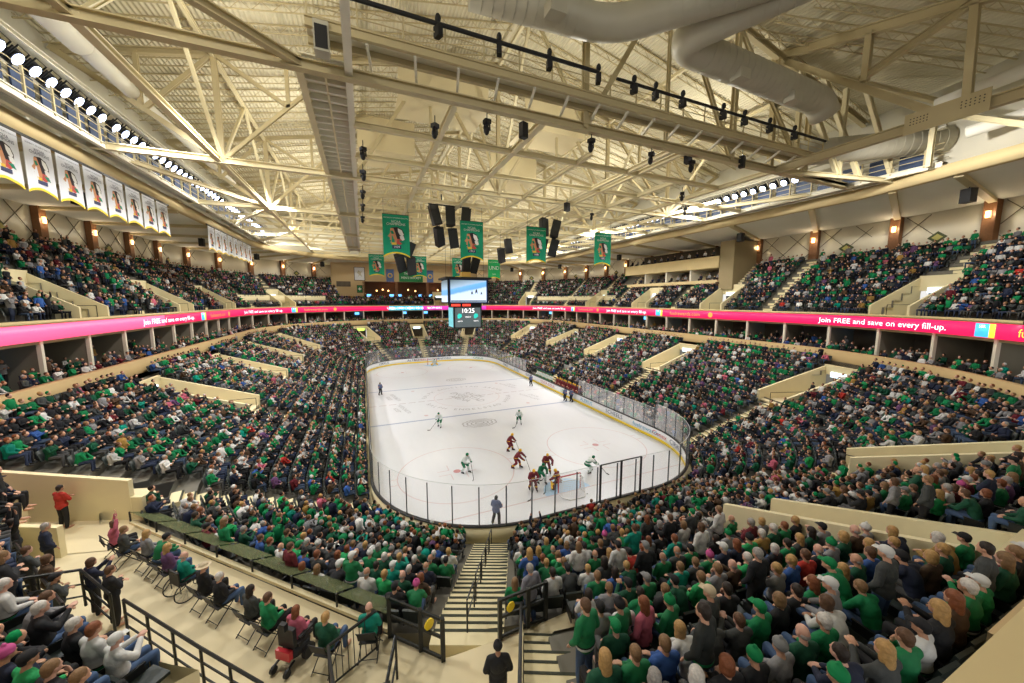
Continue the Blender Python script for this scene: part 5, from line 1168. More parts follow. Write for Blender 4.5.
for k, (x, yr) in enumerate(((-10.3, '1987'), (-2.35, '1997'), (5.55, '2000'), (13.3, ''))):
    banner(x, 25.0, 22.2, 0, 2.72, 4.1, B_GREEN if k < 3 else B_BRIGHT, BS[k], 'green banners in the far row', yr, nd=(k == 3))
    MB().tube([(x - 1.2, 25, 22.3), (x - 1.2, 25, 24.1)], .015, 5).tube([(x + 1.2, 25, 22.3), (x + 1.2, 25, 24.1)], .015, 5).build('banner_cable', M_DARK, None, label='pair of thin cables holding the far row banner, %s from the left' % ORD[k], cat='cable', group='banner cables')
for gi, (y0, lab) in enumerate(((-19.15, 'nearer'), (8.9, 'farther'))):
    for k in range(8):
        banner(-30.15, y0 + k * 2.33 + (0.0), 22.75, PI / 2, 1.98, 2.95, B_WHITE, 'white champions banner with yellow hem in the %s left group, %s from the camera' % (lab, ORD[k]), '%s white banners' % lab, None, ink='navy_plate', first='WCHA')
    MB().box((-30.22, y0 - 1.3, 22.76), (-30.10, y0 + 17.6, 22.9)).build('banner_rail', M_DARK, None, label='dark rail carrying the %s group of white banners' % lab, cat='rail', group='banner rails')
# ---------------------------------------------------------------- centre scoreboard
t = empty('scoreboard', (-.1, 0, 9.9), 0, 'black centre-hung scoreboard with video screens over the ice', 'scoreboard')
M_NAVY = mat('navy_screen_frame', (.01, .03, .12), .4, .1, .1, 2)
b = MB(); b.box((-2.75, -2.0, 3.35), (2.75, 2.0, 6.5)); b.box((-3.1, -2.4, 6.5), (3.1, 2.4, 6.75)); b.build('upper_body', M_BLACK, t)
MB().box((-1.95, -1.5, .0), (1.95, 1.5, 3.4)).build('lower_body', M_BLACK, t)
scr = bpy.data.materials.new('lit_video_screen'); scr.use_nodes = True
def _scr():
    nt = scr.node_tree; N = nt.nodes; Lk = nt.links; b = N['Principled BSDF']; b.inputs['Base Color'].default_value = (.05, .05, .05, 1)
    tc = N.new('ShaderNodeTexCoord'); sp = N.new('ShaderNodeSeparateXYZ'); Lk.new(tc.outputs['Object'], sp.inputs[0])
    a = N.new('ShaderNodeMath'); a.operation = 'MULTIPLY_ADD'; a.inputs[1].default_value = -.22; Lk.new(sp.outputs[0], a.inputs[0]); Lk.new(sp.outputs[2], a.inputs[2])
    nz = N.new('ShaderNodeTexNoise'); nz.inputs['Scale'].default_value = 2.5; Lk.new(tc.outputs['Object'], nz.inputs['Vector'])
    a2 = N.new('ShaderNodeMath'); a2.operation = 'MULTIPLY_ADD'; a2.inputs[1].default_value = .22; Lk.new(nz.outputs['Fac'], a2.inputs[0]); Lk.new(a.outputs[0], a2.inputs[2])
    mr = N.new('ShaderNodeMapRange'); mr.inputs['From Min'].default_value = 3.4; mr.inputs['From Max'].default_value = 6.9; Lk.new(a2.outputs[0], mr.inputs[0])
    cr = N.new('ShaderNodeValToRGB'); e = cr.color_ramp.elements; e[0].position = 0; e[0].color = (.55, .68, .85, 1); e[1].position = 1; e[1].color = (.10, .14, .16, 1)
    for p, c in ((.45, (.50, .62, .85)), (.52, (.10, .30, .62)), (.66, (.12, .36, .70)), (.72, (.30, .42, .55))): n = e.new(p); n.color = (*c, 1)
    Lk.new(mr.outputs[0], cr.inputs[0]); Lk.new(cr.outputs[0], b.inputs['Emission Color']); b.inputs['Emission Strength'].default_value = 1.2
_scr()
MB().box((-2.45, -2.06, 3.50), (2.45, -2.0, 6.35)).build('video_screen', scr, t); MB().box((-2.81, -1.75, 3.5), (-2.75, 1.75, 6.35)).build('video_screen', scr, t); MB().box((2.75, -1.75, 3.5), (2.81, 1.75, 6.35)).build('video_screen', scr, t); MB().box((-2.45, 2.0, 3.5), (2.45, 2.06, 6.35)).build('video_screen', scr, t)
fr = MB(); fr.box((-2.6, -2.09, 3.36), (2.6, -2.03, 3.5)); fr.box((-2.6, -2.09, 6.35), (2.6, -2.03, 6.48)); fr.box((-2.6, -2.09, 3.5), (-2.45, -2.03, 6.35)); fr.box((2.45, -2.09, 3.5), (2.6, -2.03, 6.35)); fr.build('screen_frame', M_NAVY, t)
fig_m = mat('dark_screen_figures', (.02, .03, .06), .5, 0, 0, 1); f_ = MB()
for x, z, s in ((.45, 4.7, .28), (1.05, 4.9, .34), (1.75, 4.65, .22)): f_.poly([(x - s * .5, z - s), (x, z - s * .3), (x + s * .5, z - s), (x + s * .3, z + s * .4), (x, z + s), (x - s * .4, z + .3 * s)], 0, 0, plane=lambda a, b, d: (a, -2.07, b))
f_.box((-2.4, -2.075, 3.55), (2.4, -2.065, 3.72)); f_.build('screen_picture_figures', fig_m, t)
gs = mat('grey_scoreboard_face', (.10, .13, .14), .5, 0, .2, 2, emit=.35)
MB().box((-1.75, -1.56, .15), (1.75, -1.5, 2.75)).build('score_face', gs, t); MB().box((-2.01, -1.25, .15), (-1.95, 1.25, 2.75)).build('score_face', mat('teal_scoreboard_face', (.15, .45, .50), .5, 0, .4, 2, emit=.7), t)
def sct(s, size, x, z, m_): vs, fs = text_mesh(s, size); MB().add([(x + a, -1.58, z + b_) for a, b_, c in vs], fs).build('lettering', m_, t)
sct('10:25', .85, 0, 2.32, M_LW); sct('PERIOD', .22, 0, 1.50, M_LW); sct('SHOTS', .22, -1.1, .95, M_LW); sct('SHOTS', .22, 1.1, .95, M_LW)
for x in (-1.15, 1.1): MB().poly([(x - .3, 1.35), (x - .05, 1.30), (x + .3, 1.55), (x + .25, 1.9), (x - .1, 2.0), (x - .32, 1.75)], 0, 0, plane=lambda a, b, d: (a, -1.585, b)).build('team_mark', M_TEAL, t)
rd = MB(); rd.box((-2.3, -1.8, 2.95), (-1.1, -1.75, 3.25)); rd.box((-.8, -1.8, 2.95), (.3, -1.75, 3.25)); rd.build('red_digits', mat('red_led_digits', (.8, .05, .03), .4, 0, .6, 9, emit=1.2), t)
MB().box((-.6, -1.0, 6.75), (.6, .2, 7.5)).build('top_lantern', mat('amber_lantern', (.65, .40, .08), .5, 0, .1, 2), t)
cb = MB(); [cb.tube([(x, y, 6.7), (x, y, 14.1)], .02, 5) for x in (-2.2, 2.2) for y in (-1.6, 1.6)]; cb.build('cables', M_DARK, t, kind='stuff')
# ---------------------------------------------------------------- speaker clusters
def spk(w=1.1, h=2.2, d=.8):
    m = MB(); m.add([(-w / 2, -d / 2, -h), (w / 2, -d / 2, -h), (w * .32, d / 2, -h), (-w * .32, d / 2, -h), (-w / 2, -d / 2, 0), (w / 2, -d / 2, 0), (w * .32, d / 2, 0), (-w * .32, d / 2, 0)], [(0, 3, 2, 1), (4, 5, 6, 7), (0, 1, 5, 4), (1, 2, 6, 5), (2, 3, 7, 6), (3, 0, 4, 7)]); return m
cab = spk().mesh('cabinet', M_BLACK); grl = MB().box((-.5, -.415, -2.1), (.5, -.40, -.1)).mesh('grille', mat('dark_grey_grille', (.03, .032, .034), .7, 0, .3, 30)); hg = MB().tube([(0, 0, 0), (0, 0, .35)], .03, 6).mesh('hanging_bracket', M_DARK)
def cluster(x, y, z, spec, name):
    for k, (dx, dz, rx, ry, rz_) in enumerate(spec):
        g = empty('line_speaker', (x + dx, y, z + dz), 0, 'tall black speaker in the %s, %s counting from its upper left' % (name, ORD[k]), 'speaker', 'speakers of the ' + name)
        g.rotation_euler = (rx, ry, rz_)
        for nm, m_ in (('cabinet', cab), ('grille', grl), ('hanging_bracket', hg)): o = bpy.data.objects.new(nm, m_); COL.objects.link(o); o.parent = g
cluster(-3.5, -6.0, 24.3, ((-1.9, 0, -.1, -.22, .4), (.1, 0, -.1, 0, 0), (2.2, -.1, -.1, .08, -.4), (-1.3, -2.4, .35, -.45, .5), (.3, -2.4, .3, -.2, 0), (2.1, -2.4, .3, .15, -.4)), 'left front cluster')
g = empty('speaker_frame', (-3.4, -6, 24.4), 0, 'black steel frame holding the front speaker cluster', 'frame'); MB().tube([(-2.4, 0, 0), (2.4, 0, 0)], .08, 6).build('cross_bar', M_BLACK, g); m = MB(); m.tube([(-.8, 0, 0), (-.9, 0, 1.2)], .07, 6).tube([(1.3, 0, 0), (1.3, 0, 1.2)], .07, 6); m.build('hangers', M_BLACK, g)
cluster(9.4, -6.5, 23.9, ((-.9, 0, -.1, .05, .3), (1.1, -.1, -.1, .25, -.3), (-.8, -2.4, .3, -.05, .4), (.9, -2.4, .3, .2, -.3)), 'right front cluster')
cluster(-7.2, 2, 22.6, ((-.4, 0, 0, .0, .2), (.5, -1.3, .3, .3, .2)), 'pair beside the left banner')
cluster(7.3, 4, 23.0, ((.5, 0, 0, -.15, .2), (-.6, -1.5, .3, -.3, .2)), 'pair by the third banner')
cluster(-8.6, -3, 19.0, ((-.4, 0, .5, -.4, .2), (1.0, -.2, .4, -.2, .2)), 'pair below the left banner')
cluster(.7, 0, 19.6, ((-.5, 0, .4, -.1, .2), (.9, -.1, .4, .1, .2)), 'pair above the scoreboard')
hg2 = MB(); [hg2.tube([(x, y, z), (x, y, 24.2)], .02, 5) for x, y, z in ((-7.6, 2, 22.9), (-6.7, 2, 21.6), (7.8, 4, 23.3), (6.7, 4, 21.8), (-9, -3, 19.3), (-7.6, -3, 19.1), (.2, 0, 19.9), (1.6, 0, 19.8))]; hg2.build('speaker_cables', M_DARK, None, kind='stuff', label='thin steel cables holding the rear speakers', cat='cable')
# ---------------------------------------------------------------- far wall pictures and the club windows
def panel(x0, x1, z0, z1, m_, name, label, frame=True, y=50.6):
    g = empty(name, ((x0 + x1) / 2, y - .02, (z0 + z1) / 2), 0, label, 'wall picture'); w, h = (x1 - x0) / 2, (z1 - z0) / 2
    MB().box((-w, -.08, -h), (w, 0, h)).build('face', m_, g)
    if frame: m = MB(); m.box((-w, -.12, -h), (w, -.08, -h + .12)).box((-w, -.12, h - .12), (w, -.08, h)).box((-w, -.12, -h), (-w + .12, -.08, h)).box((w - .12, -.12, -h), (w, -.08, h)); m.build('frame', M_DARK, g)
    return g
g = panel(-14.7, -12.2, 18.55, 21.9, B_WHITE, 'framed_picture', 'white framed picture with a dark running figure on the far wall')
MB().poly([(-.5, -.9), (-.1, -.2), (-.6, .2), (-.2, .9), (.2, .5), (.6, .7), (.3, .0), (.6, -.8), (.1, -.3)], 0, 0, plane=lambda a, b, d: (a, -.10, b)).build('figure_drawing', M_DUCT, g)
m_bl = mat('slate_blue_banner', (.10, .17, .40), .7, 0, .05, 2)
for k, (x0, x1) in enumerate(((-7.1, -5.2), (3.3, 5.0))):
    g = panel(x0, x1, 18.4, 21.6, m_bl, 'wall_banner', 'slate blue wall banner with a round seal, %s of the green sign' % ('left', 'right')[k], False)
    MB().poly([(.62 * math.cos(t), .62 * math.sin(t)) for t in [2 * PI * i / 20 for i in range(20)]], 0, 0, plane=lambda a, b, d: (a, -.09, b)).build('seal', MATS['emblem_yellow'], g); MB().poly([(.38 * math.cos(t), .38 * math.sin(t)) for t in [2 * PI * i / 20 for i in range(20)]], 0, 0, plane=lambda a, b, d: (a, -.095, b)).build('seal_centre', m_bl, g)
g = panel(-3.9, 2.2, 18.45, 21.6, mat('deep_green_sign', (.01, .20, .06), .6, 0, .05, 2), 'wall_sign', 'deep green sign with two lines of white writing on the far wall', False)
for s_, z_ in (('THE SIOUX', .55), ("MEN'S HOCKEY", -.55)): vs, fs = text_mesh(s_, .85); MB().add([(a * .85, -.09, b + z_) for a, b, c in vs], fs).build('lettering', MATS['emblem_white'], g)
g = panel(-14.2, -12.9, 15.5, 17.4, MATS['deep_green_sign'], 'team_shield', 'dark square emblem with a pale star beside the club windows', True); MB().poly([((.5 if k % 2 == 0 else .2) * math.cos(PI / 2 + PI * k / 4), (.5 if k % 2 == 0 else .2) * math.sin(PI / 2 + PI * k / 4)) for k in range(8)], 0, 0, plane=lambda a, b, d: (a, -.10, b)).build('pale_star', MATS['emblem_white'], g)
MB().box((-18.8, 50.5, 17.0), (-15.6, 50.62, 18.3)).build('dark_window', M_SUITE, None, label='dark horizontal window at the left end of the far wall', cat='window')
for k, x in enumerate((-12.6, -4.6, 3.4, 11.4)):
    g = empty('club_pillar', (x, 50.7, 13.6), 0, 'brown pillar between the club windows, %s from the left' % ORD[k], 'pillar', 'club window pillars'); MB().box((-.3, -.1, 0), (.3, .5, 4.8)).build('shaft', M_WOOD, g)
for k, x in enumerate((-11.4, -5.6, -3.6, 2.0, 4.8, 10.2)): MB().box((x - .55, 54.9, 14.6), (x + .55, 55.0, 15.2)).build('television', tvm, None, label='small blue television inside the club, %s from the left' % ORD[k], cat='television', group='club televisions')
for k, x in enumerate((-9.5, -8.0, -6.6, -1.5, .4, 6.5, 8.6)): MB().ell((x, 52.5, 16.1 + .3 * (k % 2)), (.22, .22, .22), 10, 8).build('club_lamp', M_SCONCE, None, label='warm round lamp hanging inside the club, %s from the left' % ORD[k], cat='lamp', group='club lamps')
for x in (-6, 6): lamp('club_glow', 'POINT', (x, 53, 17.2), 60, (1, .5, .25), None, .2)
# ---------------------------------------------------------------- press box on the right side
t = empty('press_box', (36.2, 0, 16.2), 0, 'beige two-level press box above the right side seats', 'press box')
MB().box((0, -10, 0), (5.2, 9.7, .5)).build('lower_ledge', M_TAN, t); MB().box((-.3, -10.3, 2.3), (5.2, 10, 4.0)).build('middle_fascia', M_TAN, t); MB().box((4.2, -10, .5), (4.4, 9.7, 6.0)).build('back_wall', M_SUITE, t)
MB().box((-.1, -12.5, -1.0), (5.2, -10.3, 6.0)).build('end_wall', mat('olive_brown_wall', (.30, .24, .13), .8, 0, .05, 1), t)
for y in (-5.2, -.2, 4.8): MB().box((0, y - .12, .5), (4.2, y + .12, 2.3)).build('divider', M_WHITE, t)
for k in range(26):
    y = -9.4 + k * .74; upper = k % 2; z = 16.2 + (.55 if not upper else 4.05)
    s_ = dict(lap='stand' if upper else 'lap')
    b, tp, l = shapes('lap'); 
    person((37.2 if not upper else 36.9, y, z - .3), PI, 'lap', rr.choice(['black jacket', 'dark navy jacket', 'grey sweatshirt', 'white sweatshirt', 'charcoal sweater']), ('short', rr.choice(['brown', 'dark', 'grey'])), 0, 1, 1.0, 'small dark figure in the %s level of the press box, %s from the near end' % ('upper' if upper else 'lower', ORD[k // 2]), 'people in the press box')
# ---------------------------------------------------------------- railings and furniture of the platform
def railing(pts, label, h=1.08, mids=(.55,), post_every=1.25, r=.03, name='railing', group='railings by the platform', bars=False):
    o0 = np.array(pts[0], float); g = empty(name, tuple(o0), 0, label, 'railing', group); P = [np.array(p, float) - o0 for p in pts]
    m = MB(); m.tube([p + (0, 0, h) for p in P], r * 1.2, 8); m.build('top_rail', M_DARK, g)
    m = MB(); [m.tube([p + (0, 0, z) for p in P], r * .8, 6) for z in mids]; m.build('mid_rail', M_DARK, g)
    for a, b in zip(P[:-1], P[1:]):
        n = max(1, int(round(np.linalg.norm(b - a) / post_every)))
        for k in range(n + 1):
            if k == 0 and a is not P[0]: continue
            c = a + (b - a) * k / n; MB().tube([c, c + (0, 0, h)], r, 6).build('post', M_DARK, g)
        if bars:
            m = MB(); n = int(np.linalg.norm(b - a) / .13)
            for k in range(n): c = a + (b - a) * k / n; m.tube([c + (0, 0, .08), c + (0, 0, h)], .01, 4)
            m.build('bars', M_DARK, g, kind='stuff')
    return g
zp = PLAT[4]; fa = math.atan2(-34.3 + 38.6 + 4.7, 9.0)
railing([(-19.1, -36.13, zp), (-16.75, -38.49, zp), (-15.30, -39.90, zp), (-14.9, -41.2, zp)], 'black three-bar railing between the platform and the lower left fans', mids=(.35, .72))
gg = empty('seat_barrier', (-12.83, -38.75, zp), 0, 'black barrier with yellow round sign at the left top of the centre stairs', 'barrier', 'barriers by the centre stairs')
def barrier(g, dx, dy):
    L = math.hypot(dx, dy)
    for f in (0, .6, 1): MB().box((dx * f - .05, dy * f - .05, 0), (dx * f + .05, dy * f + .05, 1.15)).build('post', M_DARK, g)
    m = MB()
    for z in (.06, .62, 1.1): m.beam((0, 0, z), (dx, dy, z), .05, .07)
    m.build('bars', M_DARK, g)
barrier(gg, 1.15, -1.15)
MB().tube([(.88, -.80, .78), (.90, -.84, .78)], .13, 18).build('round_sign', M_YEL, gg)
gg = empty('seat_barrier', (-10.21, -39.93, zp), 0, 'black barrier with yellow round sign at the right top of the centre stairs', 'barrier', 'barriers by the centre stairs'); barrier(gg, 1.35, .05)
MB().tube([(.30, .03, .80), (.31, .0, .80)], .13, 18).build('round_sign', M_YEL, gg)
railing([(-14.15, -39.55, zp), (-13.15, -39.0, zp)], 'short black barred gate railing left of the landing', bars=True, mids=(.08,)); railing([(-14.15, -39.55, zp), (-13.9, -41.0, zp + .2)], 'black barred handrail beside the lower landing steps', bars=True, mids=(.08,))
railing([(-12.75, -39.9, zp), (-13.1, -41.0, zp - .3)], 'short black handrail at the left of the landing', mids=(.5,), post_every=2)
g = empty('aisle_stair', (-9.1, -40.3, zp), 0, 'stairs with dark nosings climbing from the landing towards the camera', 'stairs', 'tier stairs'); st = MB(); ns = MB()
sd = np.array((-.42, -.907)); sn = np.array((.907, -.42))
for k in range(11):
    a = sd * .42 * k; b = sd * .42 * (k + 1); z = .06 + .215 * k
    for m_, e, lo, hi in ((st, b, z - .9, z), (ns, a + sd * .06, z - .03, z + .012)):
        q = [a - sn * .55, a + sn * .55, e + sn * .55, e - sn * .55]
        m_.add([(*p, lo) for p in q] + [(*p, hi) for p in q], [(0, 3, 2, 1), (4, 5, 6, 7), (0, 1, 5, 4), (1, 2, 6, 5), (2, 3, 7, 6), (3, 0, 4, 7)])
st.build('steps', M_BEIGE, g); ns.build('nosings', M_NOSE, g)
P0, P1 = np.array((-9.1, -40.3)) - sn * .62, np.array((-9.1, -40.3)) - sn * .62 + sd * 4.6
MB().add([(*(P0 - sn * .05), 4.9), (*(P0 + sn * .05), 4.9), (*(P1 + sn * .05), 4.9), (*(P1 - sn * .05), 4.9), (*(P0 - sn * .05), 5.35), (*(P0 + sn * .05), 5.35), (*(P1 + sn * .05), 7.7), (*(P1 - sn * .05), 7.7)], [(0, 3, 2, 1), (4, 5, 6, 7), (0, 1, 5, 4), (1, 2, 6, 5), (2, 3, 7, 6), (3, 0, 4, 7)]).build('wall_stair_side', M_BEIGE, kind='structure')
railing([(*P0, 5.33), (*P1, 7.68)], 'steep black handrail on the thin wall climbing towards the camera', h=.55, mids=(), post_every=2.2)
zrow = lambda t: zl(math.floor(t * NL) / NL)
XP = [(-9.45, -42.55, .80, 'stand', 'green striped jersey', ('short', 'brown'), 'standing fan in a green jersey with white hem stripe right of the second stairs'),
      (-8.54, -42.45, .775, 'stand', 'green striped jersey', ('beanie', 'black'), 'standing fan in striped green jersey and black knit hat beside a woman in pink'),
      (-8.05, -42.6, .775, 'stand', 'pink sweater', ('long', 'auburn'), 'standing woman with long reddish hair and a pink top'),
      (-7.5, -42.75, .79, 'lap', 'green striped jersey', ('beanie', 'green'), 'seated fan in green jersey and green knit hat right of the woman in pink'),
      (-7.0, -43.25, .83, 'stand', 'charcoal sweater', ('cap', 'tan'), 'large person in charcoal sweater and tan cap standing near the bottom centre'),
      (-8.3, -44.1, .90, 'stand', 'black jersey green hem', ('short', 'dark'), 'standing fan in black jersey with a green hem at the bottom edge'),
      (-9.14, -39.5, .60, 'stand', 'plaid shirt', ('short', 'grey'), 'standing person in a checked grey shirt behind the right stair barrier'),
      (-5.1, -44.3, .93, 'lap', 'grey sweatshirt', ('cap', 'white'), 'seated person in grey sweatshirt and white cap by the lower right seats'),
      (-4.3, -44.2, .93, 'lean', 'green shirt', ('cap', 'green'), 'broad seated person in green shirt and green cap by the lower right seats')]
for x_, y_, t_, pz_, top_, hr_, lab_ in XP: person((x_, y_, zrow(t_)), PI / 2 + .25, pz_, top_, hr_, 0, 0, 1.12, lab_, 'standing fans near the camera')
railing([(-21.7, -35.2, 5.6), (-20.5, -34.9, 5.3), (-19.4, -36.0, 5.1)], 'black guard rail in front of the leftmost fans', mids=(.3, .65))
railing([(-23.2, -32.5, 5.2), (-20.2, -36.1, 5.2)], 'brownish black sloping handrail by the entrance, behind the standing fans', mids=(.5,), post_every=2.2)
for i, (px_, py_, z_, pz_, top_, hr_) in enumerate(((-22.6, -32.4, 5.0, 'stand', 'dark navy jacket', ('short', 'grey')), (-23.6, -31.9, 5.1, 'stand_cheer', 'black jacket', ('short', 'dark')), (-22.1, -33.9, 5.1, 'stand_cross', 'charcoal sweater', ('short', 'brown')), (-21.3, -34.6, 5.1, 'stand', 'brown jacket', ('bob', 'brown')), (-21.9, -35.6, 5.5, 'stand', 'black jacket', ('long', 'dark')), (-22.7, -34.6, 5.4, 'stand', 'green shirt', ('cap', 'black')))):
    person((px_, py_, z_), fa + .1 * (i % 3 - 1), pz_, top_, hr_, i % 3, 1, 1.0, '%s fan in %s standing by the entrance handrail, %s from the platform' % (hr_[1] + (' capped' if hr_[0] == 'cap' else ' haired'), top_, ORD[i]), 'fans by the entrance handrail')
st = MB(); ns = MB()
for k in range(4): st.box((-14.0 + k * .05, -40.2 - k * .34, zp - .1), (-12.9, -39.9 - k * .34, zp + .02 - k * .0)); ns.box((-14.0, -39.97 - k * .34, zp + .0), (-12.9, -39.9 - k * .34, zp + .035))
g = empty('landing_steps', (0, 0, 0), 0, 'four shallow steps with dark nosings left of the landing', 'stairs'); st.build('steps', M_BEIGE, g); ns.build('nosings', M_NOSE, g)
# sloping glass drink rail along the platform front
A_, B_ = np.array((-21.9, -29.9)), np.array((-12.9, -38.6)); fa0 = fa; dA = (B_ - A_) / np.linalg.norm(B_ - A_); nA = np.array((dA[1], -dA[0])); nA = nA if nA @ np.array((1, 1)) > 0 else -nA
g = empty('glass_drink_rail', (*A_, zp), 0, 'long glass drink rail coloured with olive reflections in front of the wheelchair places', 'glass rail'); dg = bpy.data.materials.new('olive_reflection_glass'); dg.use_nodes = True; _glass(dg, .55, (.14, .16, .08), .35)  # olive diffuse colour stands in for reflections on the panels
L_ = float(np.linalg.norm(B_ - A_)); npan = 7
for k in range(npan):
    a = dA * (L_ * k / npan + .06); b = dA * (L_ * (k + 1) / npan - .06); MB().add([(*(a + nA * .05), .50), (*(b + nA * .05), .50), (*(b + nA * .75), .14), (*(a + nA * .75), .14), (*(a + nA * .05), .485), (*(b + nA * .05), .485), (*(b + nA * .75), .125), (*(a + nA * .75), .125)], [(0, 1, 2, 3), (7, 6, 5, 4), (0, 4, 5, 1), (1, 5, 6, 2), (2, 6, 7, 3), (3, 7, 4, 0)]).build('glass_panel', dg, g)
    c = dA * (L_ * k / npan); MB().tube([c + nA * .05 if False else (*(c + nA * .05), 0), (*(c + nA * .05), .5)], .03, 6).build('support', M_DARK, g)
MB().box((0, 0, 0), (L_, .14, .10)).xform(Matrix.Rotation(math.atan2(dA[1], dA[0]), 4, 'Z')).build('kerb', M_BEIGE, g)
def folding_chair(x, y, a, label):
    g = empty('folding_chair', (x, y, zp), a - PI / 2, label, 'chair', 'folding chairs on the platform')
    MB().box((-.21, -.2, .44), (.21, .22, .47)).build('seat', M_BLACK, g); m = MB(); m.add([(-.2, -.24, .60), (.2, -.24, .60), (.2, -.32, .86), (-.2, -.32, .86), (-.2, -.26, .60), (.2, -.26, .60), (.2, -.34, .86), (-.2, -.34, .86)], [(0, 1, 2, 3), (7, 6, 5, 4), (0, 4, 5, 1), (1, 5, 6, 2), (2, 6, 7, 3), (3, 7, 4, 0)]); m.build('backrest', M_BLACK, g)
    for s in (-1, 1): MB().tube([(s * .22, .28, 0), (s * .21, -.08, .45), (s * .21, -.34, .88)], .014, 6).build('leg', M_DARK, g); MB().tube([(s * .22, -.30, 0), (s * .21, .18, .45)], .014, 6).build('leg', M_DARK, g)
    m = MB(); m.tube([(-.22, .22, .08), (.22, .22, .08)], .010, 5).tube([(-.22, -.26, .08), (.22, -.26, .08)], .010, 5); m.build('stretcher', M_DARK, g); return g
def wheelchair(x, y, a):
    g = empty('wheelchair', (x, y, zp), a - PI / 2, 'manual wheelchair with large spoked wheels on the platform', 'wheelchair')
    MB().box((-.22, -.2, .46), (.22, .24, .50)).build('seat', M_BLACK, g); MB().box((-.22, -.26, .50), (.22, -.22, .92)).build('backrest', M_BLACK, g)
    for s in (-1, 1):
        w = MB(); w.tube([(s * .29, -.12 + .30 * math.cos(t), .31 + .30 * math.sin(t)) for t in [2 * PI * k / 24 for k in range(25)]], .016, 6, cap=False); wh = w.build('wheel', M_BLACK, g)
        sp = MB(); [sp.tube([(s * .29, -.12, .31), (s * .29, -.12 + .29 * math.cos(t), .31 + .29 * math.sin(t))], .005, 4) for t in [2 * PI * k / 12 for k in range(12)]]; sp.build('spokes', M_DUCT, wh)
        MB().tube([(s * .24, .36 + .09 * math.cos(t), .10 + .09 * math.sin(t)) for t in [2 * PI * k / 12 for k in range(13)]], .014, 6, cap=False).build('caster', M_BLACK, g)
        MB().box((s * .25 - .03, -.2, .66), (s * .25 + .03, .16, .70)).build('armrest', M_BLACK, g); MB().tube([(s * .24, -.24, .30), (s * .24, -.26, .95), (s * .24, -.38, .97)], .014, 6).build('push_handle', M_DARK, g)
    MB().box((-.16, .50, .08), (.16, .66, .10)).build('footrest', M_DARK, g); return g
def powerchair(x, y, a):
    g = empty('power_wheelchair', (x, y, zp), a - PI / 2, 'black and red motorised wheelchair with small caster wheels', 'wheelchair')
    m = MB(); m.ell((0, -.05, .28), (.26, .36, .16), 12, 8); m.build('base_shell', M_BLACK, g); MB().box((-.24, -.2, .46), (.24, .26, .54)).build('seat', M_BLACK, g); MB().box((-.22, -.32, .52), (.22, -.22, 1.0)).build('backrest', M_BLACK, g); MB().box((-.08, -.40, 1.0), (.08, -.30, 1.18)).build('headrest', M_BLACK, g)
    MB().box((-.2, -.44, .30), (.2, -.34, .52)).build('red_panel', mat('glossy_red_plastic', (.45, .02, .03), .3, 0, .05, 3), g)
    for s in (-1, 1):
        MB().tube([(s * .24, .02, .17), (s * .33, .02, .17)], .17, 18).build('drive_wheel', M_BLACK, g)
        for y_ in (-.52, .46): MB().tube([(s * .16, y_, .09), (s * .23, y_, .09)], .09, 14).build('caster', M_BLACK, g)
        MB().tube([(s * .19, -.3, .2), (s * .2, -.52, .16)], .03, 6).build('caster_arm', M_DARK, g); MB().box((s * .28 - .04, -.2, .70), (s * .28 + .04, .18, .75)).build('armrest', M_BLACK, g)
    return g
def zs(h, face=fa, pz='lap', **k): pass
folding_chair(-21.2, -32.1, fa - .3, 'folding chair holding the fan in bright pink, nearest the entrance ramp'); person((-21.2, -32.1, zp), fa - .3, 'cheer', 'pink sweater', ('bob', 'brown'), 0, 1, 1, 'person in bright pink raising both arms on the platform', 'people on the platform')
folding_chair(-20.7, -32.65, fa - .2, 'folding chair beside the fan in pink'); person((-20.7, -32.65, zp), fa - .2, 'lap', 'charcoal sweater', ('short', 'light brown'), 0, 0, 1, 'seated person in dark sweater beside the fan in bright pink', 'people on the platform')
folding_chair(-19.9, -33.2, fa, 'folding chair behind the green jersey fan with blond hair in front'); person((-19.9, -33.2, zp), fa, 'lap', 'grey sweatshirt', ('long', 'blond'), 0, 0, 1, 'seated person with blond hair in grey left of the green jersey fan', 'people on the platform')
folding_chair(-19.45, -33.7, fa, 'folding chair under the fan in a green jersey and black cap'); person((-19.45, -33.7, zp), fa, 'lean', 'green striped jersey', ('cap', 'black'), 0, 0, 1, 'seated fan in green jersey and black cap on the platform', 'people on the platform')
folding_chair(-18.95, -34.3, fa, 'folding chair left of the manual wheelchair'); person((-18.95, -34.3, zp), fa, 'lap', 'purple top', ('long', 'blond'), 0, 0, 1, 'seated woman with long golden hair and purple top', 'people on the platform')
wheelchair(-18.3, -35.0, fa); person((-18.3, -35.0, zp + .02), fa, 'lap', 'teal shirt', ('fringe', 'grey'), 2, 0, 1, 'balding person in teal shirt seated in the manual wheelchair', 'people on the platform')
folding_chair(-17.6, -35.75, fa, 'folding chair under the fan in the wide pale hat'); person((-17.6, -35.75, zp), fa, 'lap', 'black jacket', ('brim', 'tan'), 0, 1, 1, 'seated person in a wide pale brimmed hat', 'people on the platform')
folding_chair(-17.05, -36.35, fa, 'folding chair right of the wide pale hat'); person((-17.05, -36.35, zp), fa, 'lap', 'black jacket', ('short', 'white'), 0, 0, 1, 'seated person with white hair in black jacket and jeans', 'people on the platform')
folding_chair(-16.15, -37.2, fa, 'folding chair left of the big green jacket'); person((-16.15, -37.2, zp), fa, 'lap', 'charcoal sweater', ('long', 'dark'), 0, 1, 1, 'seated person with long dark hair in charcoal', 'people on the platform')
